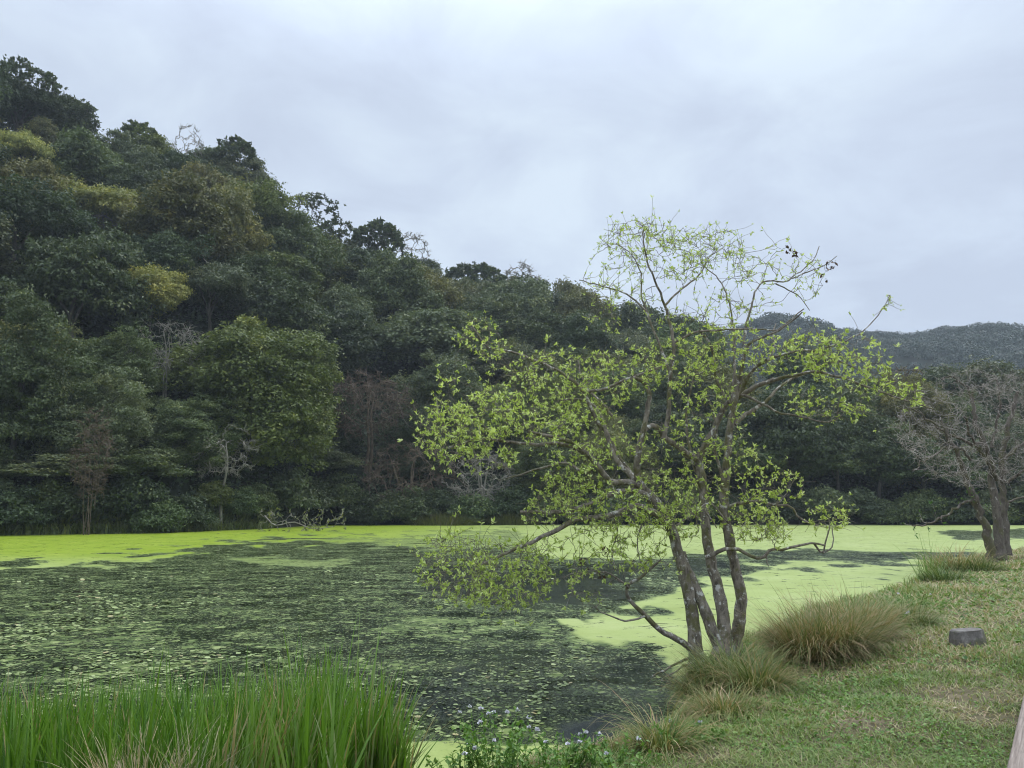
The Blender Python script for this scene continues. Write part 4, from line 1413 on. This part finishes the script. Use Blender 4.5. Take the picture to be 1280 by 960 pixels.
x, y = 1228 + 110 * q * np.cos(a), 535 + 74 * q * np.sin(a)
y = np.where(x < 1150, np.minimum(y, 570 + rng.uniform(-30, 10, k)), y)
i = np.argmin((proj(A)[0][None] - x[:, None]) ** 2 + (proj(A)[1][None] - y[:, None]) ** 2, 1)
T = at_y(x, y, A[i, 1] + rng.normal(0, 1.0, k))
T2x = np.array([1150, 1142, 1160, 1170, 1150, 1165, 1130, 1180, 1145])
T2y = np.array([640, 660, 662, 640, 650, 630, 655, 655, 668])
PL, RL = grow(A[ok], D[ok], RR[ok], T, 0.45, 7, 0.0055, 0.012, 0.5, 0.0)
PL2, RL2 = grow(A, D, RR, at_y(T2x, T2y, BY - 1.2 + rng.normal(0, 0.2, 9)), 0.3, 7, 0.006, 0.016)
btree = empty('bare_tree', (bb[0], BY, 0.4), 'leafless grey tree with crooked twigs and three mossy trunks on the right bank', 'tree')
off = np.array(btree.location)
for P, r in bst:
    mb = MB()
    n = len(P)
    rr = r[:, None] * (1 + 0.2 * (fbm(np.arange(n)[:, None] * 0.5, np.cos(np.arange(10) / 10 * 6.283)[None] * 1.3 + r[0] * 99, 4, 3) - 0.5) * 2)
    rr *= 1 + 0.4 * np.exp(-np.arange(n)[:, None] / 2.0)
    tubes(mb, (P - off)[None], rr[None], 10)
    mb.build('trunk', M['bare_bark'], btree)
mb = MB()
for P, r in bl:
    tubes(mb, P - off, r, 7)
mb.build('limbs', M['bare_bark'], btree)
mb = MB()
tubes(mb, PL - off, RL, 4)
tubes(mb, PL2 - off, RL2, 4)
for rep in range(2):
    src = PL[np.arange(len(PL)), rng.integers(2, 8, len(PL))]
    q = src + rng.normal(0, 0.22, (len(PL), 3)) + np.array([0, 0, 0.05])
    s = np.linspace(0, 1, 5)[None, :, None]
    Q = src[:, None] * (1 - s) + q[:, None] * s + rng.normal(0, 0.04, (len(PL), 5, 3)) * s
    tubes(mb, Q - off, np.broadcast_to(np.linspace(0.008, 0.005, 5), (len(PL), 5)), 3)
mb.build('twigs', M['bare_twig'], btree)
mb = MB()
rosettes(mb, PL2[:, -1] - off, PL2[:, -1] - PL2[:, -2], 6, 0.11, 0.35, 0.2, 0.22)
C = at_y(1212 + rng.normal(0, 9, 26), 622 + rng.normal(0, 9, 26), BY - 0.6 + rng.normal(0, 0.2, 26))
rosettes(mb, C - off, rng.normal(0, 1, (26, 3)), 5, 0.09, 0.3, 0.2, 0.22)
mb.build('foliage', M['herb'], btree, False)

# ------------------------------------------------------------------ lawn grass
mb = MB()


def land_points(n, d0, d1, pw=1.0):
    """points of the lawn inside the view, denser near the camera"""
    d = d0 * (d1 / d0) ** rng.random(n)
    u = rng.uniform(-0.75, 1.2, n)
    x = u * d
    s = seg_dist(np.stack([x, d], -1), shore_line)
    k = s > 0.02
    x, y, s = x[k], d[k], s[k]
    z = lawn_z(x, y)
    return x, y, z, s


x, y, z, s = land_points(560000, 3.6, 46)
k = z > -0.02
x, y, z, s = x[k], y[k], z[k], s[k]
n = len(x)
big = np.clip(y / 9, 0.6, 3.2)
# trodden brown ground along the path
pathm = np.clip(1.25 - np.abs(x - (0.615 * y - 0.3)) / (0.5 + 0.06 * y), 0, 1) * sstep(9, 14, y) * (0.5 + fbm(x * 1.5, y * 1.5, 64, 3))
bare_ = fbm(x * 0.9 + 3, y * 0.9, 61, 4)
patch = np.zeros(n)
for qx, qy, qr in ((960, 838, 0.55), (1015, 850, 0.4), (1205, 870, 0.45), (1180, 800, 0.5), (1225, 730, 1.6), (1190, 760, 0.9), (880, 945, 0.25), (1080, 905, 0.3), (1250, 900, 0.3)):
    c_ = lawn_hit(qx, qy)
    patch = np.maximum(patch, np.exp(-(((x - c_[0]) ** 2 + (y - c_[1]) ** 2) / qr ** 2)))
patch = np.clip(patch * (0.6 + 1.0 * fbm(x * 3, y * 3, 51, 3)), 0, 1)
dry = np.clip(patch + pathm * 1.0 + sstep(0.50, 0.64, bare_) * 0.8, 0, 1)
keepp = rng.random(n) > np.maximum(dry * 0.42, patch * 0.8)
x, y, z, s, big, dry, bare_ = (q[keepp] for q in (x, y, z, s, big, dry, bare_))
n = len(x)
tall = 1 + 1.1 * np.exp(-s / 0.5) + 0.6 * sstep(0.55, 0.7, fbm(x * 0.6, y * 0.6, 77, 3))
hh = rng.uniform(0.03, 0.10, n) * tall * np.clip(big, 0.8, 1.9)
val = np.clip(rng.normal(0.46, 0.2, n) + (fbm(x * 1.7, y * 1.7, 15, 3) - 0.5) * 0.5 + dry * rng.uniform(0.0, 0.9, n), 0, 1)
lean = rng.normal(0, 0.075, (n, 2)) * np.clip(big, 0.8, 2)[:, None]
blades(mb, np.stack([x, y, z - 0.01], -1), hh, lean, rng.uniform(0.008, 0.020, n) * big, val, 3, 1.2)
x, y, z, s = land_points(54000, 3.6, 26)
k = fbm(x * 1.1, y * 1.1, 91, 3) > 0.46
x, y, z = x[k], y[k], z[k]
n = len(x)
bg_ = np.clip(y / 9, 0.7, 2.4)
blades(mb, np.stack([x, y, z - 0.01], -1), rng.uniform(0.05, 0.15, n) * np.clip(bg_, 0.8, 1.4), rng.normal(0, 0.09, (n, 2)), rng.uniform(0.006, 0.013, n) * bg_, np.clip(rng.normal(0.62, 0.24, n), 0, 1), 4, 1.6)
tag(mb.build('lawn_grass', M['lawn_blade'], None, False), 'short green and straw coloured grass covering the bank', 'grass', None, 'stuff')
# litter: fallen leaves and dead stalks
mb = MB()
x, y, z, s = land_points(9000, 3.6, 30)
k = (z > 0) & (fbm(x * 0.8 + 2, y * 0.8, 44, 3) > 0.45)
x, y, z = x[k], y[k], z[k]
n = len(x)
nr = unit(rng.normal(0, 0.35, (n, 3)) + np.array([0, 0, 1]))
L_ = rng.uniform(0.02, 0.07, n) * np.clip(y / 9, 0.7, 2.2)
leaves(mb, np.stack([x, y, z + rng.uniform(0.02, 0.05, n)], -1), unit(np.cross(nr, rng.normal(0, 1, (n, 3)))), nr, L_, L_ * rng.uniform(0.08, 0.3, n), np.clip(rng.normal(0.5, 0.3, n), 0, 1))
lm_ = leaf_mat('litter', [(0, (0.10, 0.065, 0.04)), (0.5, (0.26, 0.18, 0.11)), (1, (0.48, 0.40, 0.28))], 0.0, 0.7, 0.2)
tag(mb.build('leaf_litter', lm_, None, False), 'scattered brown fallen leaves and dead stalks on the lawn', 'litter', None, 'stuff')
# broad little weed leaves in the lawn
mb = MB()
x, y, z, s = land_points(112000, 3.6, 30)
k = (z > 0) & (fbm(x * 0.7 + 9, y * 0.7, 33, 3) > 0.46)
x, y, z = x[k], y[k], z[k]
n = len(x)
nr = unit(rng.normal(0, 0.4, (n, 3)) + np.array([0, 0, 1]))
L_ = rng.uniform(0.025, 0.06, n) * np.clip(y / 9, 0.7, 2.5)
leaves(mb, np.stack([x, y, z + rng.uniform(0.01, 0.06, n)], -1), unit(np.cross(nr, rng.normal(0, 1, (n, 3)))), nr, L_, L_ * 0.32, np.clip(rng.normal(0.45, 0.22, n), 0, 1))
tag(mb.build('lawn_weeds', M['herb'], None, False), 'small broad-leaved weeds mixed into the short lawn', 'weeds', None, 'stuff')

# ------------------------------------------------------------------ sedge tussocks


def tussock(name, px, py, z0, rad, h, n, label, mat, mu=0.5, sd=0.22, cat='grass clump', fl=1.0, wd=(0.006, 0.013), group=None, flat=0.8):
    p = lawn_hit(px, py) if z0 is None else ground(float(px), float(py), z0)
    e = empty(name, (p[0], p[1], p[2]), label, cat, group)
    mb = MB()
    a = rng.uniform(0, 6.28, n)
    q = np.sqrt(rng.random(n)) * rad
    B = np.stack([np.cos(a) * q, np.sin(a) * q * flat, np.full(n, -0.06)], -1)
    L = h * np.clip(rng.lognormal(0.1, 0.32, n), 0.35, 1.9)
    az = np.arctan2(B[:, 1], B[:, 0]) + rng.normal(0, 0.55, n)
    sub = rng.integers(0, 14, n)                      # blades come in shocks that lean together
    az += rng.normal(0, 0.5, 14)[sub]
    th0 = np.abs(rng.normal(0.10, 0.14, n)) + 0.45 * q / rad * fl
    curl = np.clip(rng.normal(1.55, 0.6, n) * fl, 0.05, 2.8)
    tip = np.clip(rng.normal(mu, sd, n) + rng.normal(0, 0.13, 14)[sub], 0, 1)
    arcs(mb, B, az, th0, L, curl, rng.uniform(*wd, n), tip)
    k = n // 8                                        # dead, flattened blades round the foot
    a2 = rng.uniform(0, 6.28, k)
    B2 = np.stack([np.cos(a2) * rad * 0.9, np.sin(a2) * rad * 0.9 * flat, np.full(k, 0.02)], -1)
    arcs(mb, B2, a2 + rng.normal(0, 0.7, k), rng.uniform(0.9, 1.4, k), h * rng.uniform(0.25, 0.6, k), rng.uniform(0.1, 0.7, k), rng.uniform(*wd, k), np.clip(rng.normal(0.85, 0.15, k), 0, 1))
    mb.build('blades', mat, e, False)
    return e


tussock('sedge_clump', 1012, 826, None, 0.34, 0.70, 2800, 'big russet and green sedge clump on the water edge right of the willow', M['sedge'], 0.56, 0.22, wd=(0.006, 0.012))
tussock('sedge_clump', 1050, 818, None, 0.30, 0.66, 2200, 'upright green-centred sedge clump grown into the right side of the russet clump', M['sedge'], 0.42, 0.24, wd=(0.006, 0.012))
tussock('sedge_clump', 1075, 800, None, 0.36, 0.64, 2200, 'brownish sedge clump leaning behind the big russet clump', M['sedge'], 0.52, 0.22, wd=(0.006, 0.012))
tussock('sedge_clump', 1128, 785, None, 0.40, 0.5, 1300, 'low green sedge clump furthest right in the russet row', M['sedge'], 0.30, 0.18, wd=(0.006, 0.012))
tussock('sedge_clump', 912, 858, None, 0.34, 0.55, 1900, 'green sedge clump around the feet of the willow stems', M['sedge'], 0.30, 0.18, fl=1.15)
tussock('sedge_clump', 878, 872, None, 0.22, 0.42, 900, 'small drooping sedge clump at the waterline left below the willow', M['sedge'], 0.34, 0.18, fl=1.2)
tussock('sedge_clump', 945, 862, None, 0.26, 0.46, 1100, 'sedge tuft between the willow foot and the russet clump', M['sedge'], 0.40, 0.2, fl=1.2)
tussock('sedge_clump', 905, 892, None, 0.26, 0.34, 900, 'lowest pale sedge tuft on the bank below the willow foot', M['sedge'], 0.46, 0.2, fl=1.3)
tussock('sedge_clump', 828, 938, None, 0.16, 0.48, 520, 'arching sedge tuft beside the clear patch of water', M['sedge'], 0.52, 0.2, fl=1.3)
tussock('sedge_clump', 1196, 716, None, 0.8, 0.75, 1000, 'yellowish sedge mound on the bank below the bare tree', M['sedge'], 0.55, 0.15, wd=(0.013, 0.026))
tussock('sedge_clump', 1222, 716, None, 0.6, 0.55, 700, 'darker green grass tuft right of the yellowish mound near the bare tree', M['sedge'], 0.25, 0.15, wd=(0.013, 0.026))
tussock('sedge_clump', 1180, 728, None, 0.5, 0.5, 600, 'small green grass tuft in front of the yellowish mound', M['sedge'], 0.22, 0.15, wd=(0.013, 0.026))
tussock('sedge_clump', 1164, 728, None, 0.3, 0.9, 90, 'thin green rush tuft standing in duckweed at the bend of the bank', M['reed'], 0.3, 0.15, fl=0.4, wd=(0.012, 0.022))

# ------------------------------------------------------------------ reeds in the lower left corner
mb = MB()
n = 4000
px = rng.uniform(-90, 508, n)
d = rng.uniform(5.5, 7.3, n)
x = (px - 640) / F * d
d = np.where((px > 440), np.clip(d, 6.2, 7.3), d)
topy = np.interp(px, [-90, 0, 60, 130, 260, 330, 420, 470, 500, 510], [846, 846, 850, 852, 834, 826, 814, 830, 858, 895])
zt = at_y(px, topy, d)[:, 2] * rng.uniform(0.55, 1.0, n)
zt *= np.where(rng.random(n) < 0.05, rng.uniform(1.08, 1.3, n), 1.0) * (0.86 + 0.3 * fbm(px / 45, d * 1.5, 12, 3))
B = np.stack([x, d, np.full(n, -0.12)], -1)
z_l = lawn_z(B[:, 0], B[:, 1])
B[:, 2] = np.maximum(B[:, 2], z_l - 0.03)
hh = np.maximum(zt - B[:, 2], 0.3) / 0.93
clumpv = fbm(x * 2.2, d * 2.2, 88, 2)
lean = rng.normal(0, 0.16, (n, 2)) + np.stack([(clumpv - 0.5) * 0.5, rng.normal(0, 0.05, n)], -1)
blades(mb, B, hh, lean, rng.uniform(0.017, 0.040, n), np.clip(rng.normal(0.46, 0.30, n) + (clumpv - 0.5) * 1.2, 0, 1), 6, 0.25)
n = 150
px = rng.uniform(-40, 520, n)
d = rng.uniform(5.4, 7.0, n)
B = np.stack([(px - 640) / F * d, d, np.full(n, 0.0)], -1)
sg = rng.choice([-1, 1], n)
blades(mb, B, rng.uniform(0.6, 1.1, n), np.stack([sg * rng.uniform(0.2, 0.55, n), rng.normal(0, 0.1, n)], -1), rng.uniform(0.010, 0.018, n), np.clip(rng.normal(0.68, 0.2, n), 0, 1), 6, 0.8)
tag(mb.build('reed_bed', M['reed'], None, False), 'dense bed of upright bright green reeds in the lower left corner', 'reeds', None, 'stuff')
tussock('dry_grass_tuft', 172, 1062, 0.20, 0.15, 0.50, 760, 'straw coloured dry grass tuft in front of the green reeds', M['straw'], 0.62, 0.25, fl=0.42, wd=(0.007, 0.013))
tussock('dry_grass_tuft', 120, 1075, 0.20, 0.12, 0.38, 240, 'low reddish straw tuft left of the taller dry tuft', M['straw'], 0.85, 0.2, fl=0.6, wd=(0.007, 0.012))
tussock('dry_grass_tuft', 238, 1065, 0.20, 0.13, 0.50, 300, 'grey-green arching grass tuft right of the dry straw tuft', M['straw'], 0.08, 0.12, fl=0.42, wd=(0.007, 0.013))
tussock('dry_grass_tuft', 330, 1070, 0.20, 0.12, 0.42, 70, 'thin arching pale tuft at the bottom edge below the tall reeds', M['straw'], 0.15, 0.2, fl=0.6, wd=(0.007, 0.012))

# ------------------------------------------------------------------ flowering herbs on the near edge


def herb(px, py, z0, h, rad, nst, label, heads):
    p = lawn_hit(px, py)
    e = empty('flowering_herb', tuple(p), label, 'flower')
    ms, ml, tips = MB(), MB(), []
    for k in range(nst):
        a = rng.uniform(0, 6.28)
        q = math.sqrt(rng.random()) * rad
        b0 = np.array([math.cos(a) * q * 0.6, math.sin(a) * q * 0.6, -0.04])
        hh = h * rng.uniform(0.45, 1.0)
        t1 = np.array([math.cos(a) * q * 1.5, math.sin(a) * q * 1.5, hh]) + np.append(rng.normal(0, 0.03, 2), 0)
        P = catmull([b0, b0 * 0.5 + t1 * 0.5 + rng.normal(0, 0.015, 3), t1], 7)
        tubes(ms, P, np.linspace(0.004, 0.002, 7), 5)
        kk = 22
        i = rng.integers(1, 7, kk)
        dd = unit(rng.normal(0, 1, (kk, 3)) + np.array([0, 0, 0.25]))
        nr = unit(rng.normal(0, 0.4, (kk, 3)) + np.array([0, 0, 1]))
        LL = rng.uniform(0.025, 0.06, kk)
        leaves(ml, P[i], dd, nr, LL, LL * 0.3, np.clip(rng.normal(0.5, 0.22, kk), 0, 1))
        tips.append((hh, P[-1]))
    ms.build('stems', M['herb'], e)
    ml.build('foliage', M['herb'], e, False)
    tips.sort(key=lambda q: -q[0])
    for hh, tp_ in tips[:heads]:
        mf = MB()
        kk = 26
        dd = fib(kk, -0.1)
        LL = rng.uniform(0.018, 0.03, kk)
        nr = unit(np.cross(dd, rng.normal(0, 1, (kk, 3))))
        leaves(mf, np.tile(tp_, (kk, 1)), dd, nr, LL, LL * 0.4, np.full(kk, 0.5))
        mf.build('flower_head', M['petal'], e, False)
    return e


herb(620, 975, 0.22, 0.52, 0.26, 46, 'tallest white-flowered herb on the near water edge', 9)
herb(575, 985, 0.20, 0.34, 0.18, 24, 'low white-flowered herb left of the tallest one', 4)
herb(695, 968, 0.25, 0.30, 0.24, 34, 'bushy white-flowered herb between the tallest one and the clear water', 6)
herb(770, 962, 0.30, 0.24, 0.22, 26, 'small white-flowered herb just below the clear patch of water', 4)
herb(860, 930, 0.35, 0.16, 0.22, 24, 'very low herb with two white flowers on the bank below the willow', 2)
herb(1100, 790, 0.42, 0.32, 0.34, 40, 'dark leafy herb at the foot of the russet sedge clump', 2)
herb(1150, 760, 0.40, 0.32, 0.5, 44, 'leafy herb patch on the bank edge beyond the russet sedge', 2)

# ------------------------------------------------------------------ stone block on the lawn
p = ground(1211.0, 806.0, 0.75)
p = lawn_hit(1211, 808)
zg = float(p[2])
wpx = float(p[1]) / F
out = [(-20, -11), (12, -12), (20, -5), (20, 8), (10, 13), (-16, 13), (-21, 6)]
mb = MB()
k = len(out)
rings = []
for zz, sc in ((-0.12, 1.05), (0.0, 1.02), (0.10, 0.96), (0.205, 0.86), (0.222, 0.82)):
    for (a, b_) in out:
        rings.append((a * wpx * sc + rng.normal(0, 0.004), b_ * wpx * sc + rng.normal(0, 0.004), zz + (0.012 * a / 20 if zz > 0.15 else 0)))
Q = [(r_ * k + j, r_ * k + (j + 1) % k, (r_ + 1) * k + (j + 1) % k, (r_ + 1) * k + j) for r_ in range(4) for j in range(k)]
Tt = [(4 * k, 4 * k + j, 4 * k + j + 1) for j in range(1, k - 1)]
mb.add(np.array(rings), Q, Tt, 0.5)
m, t, b = new_mat('weathered_stone')
pp = objco(t)
n1 = noise(t, pp, 14, 6, 0.7)
n2 = noise(t, pp, 60, 4, 0.6)
c = ramp(t, n1, [(0.3, (0.085, 0.074, 0.066)), (0.55, (0.17, 0.152, 0.138)), (0.75, (0.30, 0.275, 0.25))])
c = mix_col(t, maprange(t, n2, 0.5, 0.75, 0, 0.5), c, (0.08, 0.08, 0.075))
c = mix_col(t, maprange(t, noise(t, pp, 5, 4, 0.6), 0.52, 0.6, 0, 0.6), c, (0.10, 0.11, 0.05))
t.links.new(c, b.inputs['Base Color'])
b.inputs['Roughness'].default_value = 0.8
bump(t, b, n1, 0.6, 0.02)
o = mb.build('stone_block', m, None, False)
o.location = (p[0], p[1], zg)
tag(o, 'squat grey stone block with tapering sides and flat top on the lawn', 'stone')

for k_, (qx, qy, lab) in enumerate(((1196, 808, 'grass tuft growing against the left foot of the stone block'), (1212, 812, 'grass tuft growing against the front of the stone block'), (1226, 808, 'grass tuft growing against the right foot of the stone block'))):
    tussock('grass_tuft', qx, qy, None, 0.07, 0.13, 120, lab, M['sedge'], 0.35, 0.2, wd=(0.005, 0.010))

# ------------------------------------------------------------------ boardwalk at the lower right corner
a0 = ground(1256.0, 968.0, 0.80)
a1 = ground(1280.0, 866.0, 0.80)
dr = a1 - a0
ln = float(np.linalg.norm(dr))
dr = dr / ln
nrm = np.array([dr[1], -dr[0], 0])
m, t, b = new_mat('weathered_timber')
pp = objco(t)
mp = t.nodes.new("ShaderNodeMapping")
mp.inputs['Scale'].default_value = (60, 1.6, 30)
t.links.new(pp, mp.inputs[0])
n1 = noise(t, mp.outputs[0], 1.0, 6, 0.65, 0.3)
n2 = noise(t, pp, 5, 4, 0.6)
c = ramp(t, n1, [(0.3, (0.10, 0.075, 0.06)), (0.5, (0.22, 0.175, 0.145)), (0.72, (0.36, 0.31, 0.27))])
c = mix_col(t, maprange(t, n2, 0.5, 0.7, 0, 0.4), c, (0.12, 0.10, 0.08))
t.links.new(c, b.inputs['Base Color'])
b.inputs['Roughness'].default_value = 0.85
bump(t, b, n1, 0.8, 0.004)
bw = empty('boardwalk', (a0[0], a0[1], 0.80), 'edge of a weathered brown timber boardwalk in the lower right corner', 'boardwalk', None, math.atan2(dr[1], dr[0]) - math.pi / 2)


def board(name, x0, x1, y0, y1, z0, z1):
    mb = MB()
    bv = 0.008
    ringv = []
    for yv, sx in ((y0, bv), (y0 + bv, 0), (y1 - bv, 0), (y1, bv)):
        ringv += [(x0 + sx, yv, z0 + sx), (x1 - sx, yv, z0 + sx), (x1 - sx + 0, yv, z1 - bv - sx), (x1 - bv - sx, yv, z1 - sx), (x0 + bv + sx, yv, z1 - sx), (x0 + sx, yv, z1 - bv - sx)]
    k = 6
    Q = [(r_ * k + j, r_ * k + (j + 1) % k, (r_ + 1) * k + (j + 1) % k, (r_ + 1) * k + j) for r_ in range(3) for j in range(k)]
    Tt = [(0, j + 1, j) for j in range(1, k - 1)] + [(3 * k, 3 * k + j, 3 * k + j + 1) for j in range(1, k - 1)]
    mb.add(np.array(ringv), Q, Tt, 0.5)
    mb.build(name, m, bw, False)


board('edge_beam', 0.0, 0.17, -3.0, 7.5, -0.22, 0.0)
for k_ in range(4):
    board('deck_board', 0.18 + k_ * 0.152, 0.18 + k_ * 0.152 + 0.145, -3.0, 7.5, -0.045, -0.004)

# ------------------------------------------------------------------ air
bpy.ops.mesh.primitive_cube_add(size=1)
hz = bpy.context.object
hz.name = 'haze'
hz.data.name = 'haze'
lo_, hi_ = np.array([-1300.0, -200.0, -2.6]), np.array([1300.0, 1000.0, 190.0])
hz.location = (lo_ + hi_) / 2
hz.scale = hi_ - lo_
hm_ = bpy.data.materials.new('haze_air')
hm_.use_nodes = True
t = hm_.node_tree
t.nodes.remove(t.nodes['Principled BSDF'])
pv = t.nodes.new("ShaderNodeVolumePrincipled")
pv.inputs['Density'].default_value = 0.00034
pv.inputs['Color'].default_value = (0.82, 0.92, 1.0, 1)
pv.inputs['Anisotropy'].default_value = 0.2
t.links.new(pv.outputs[0], t.nodes['Material Output'].inputs['Volume'])
hz.data.materials.clear()
hz.data.materials.append(hm_)
hz['kind'] = 'stuff'
hz['label'] = 'thin pale blue haze in the air between the camera and the far mountain'
hz['category'] = 'haze'
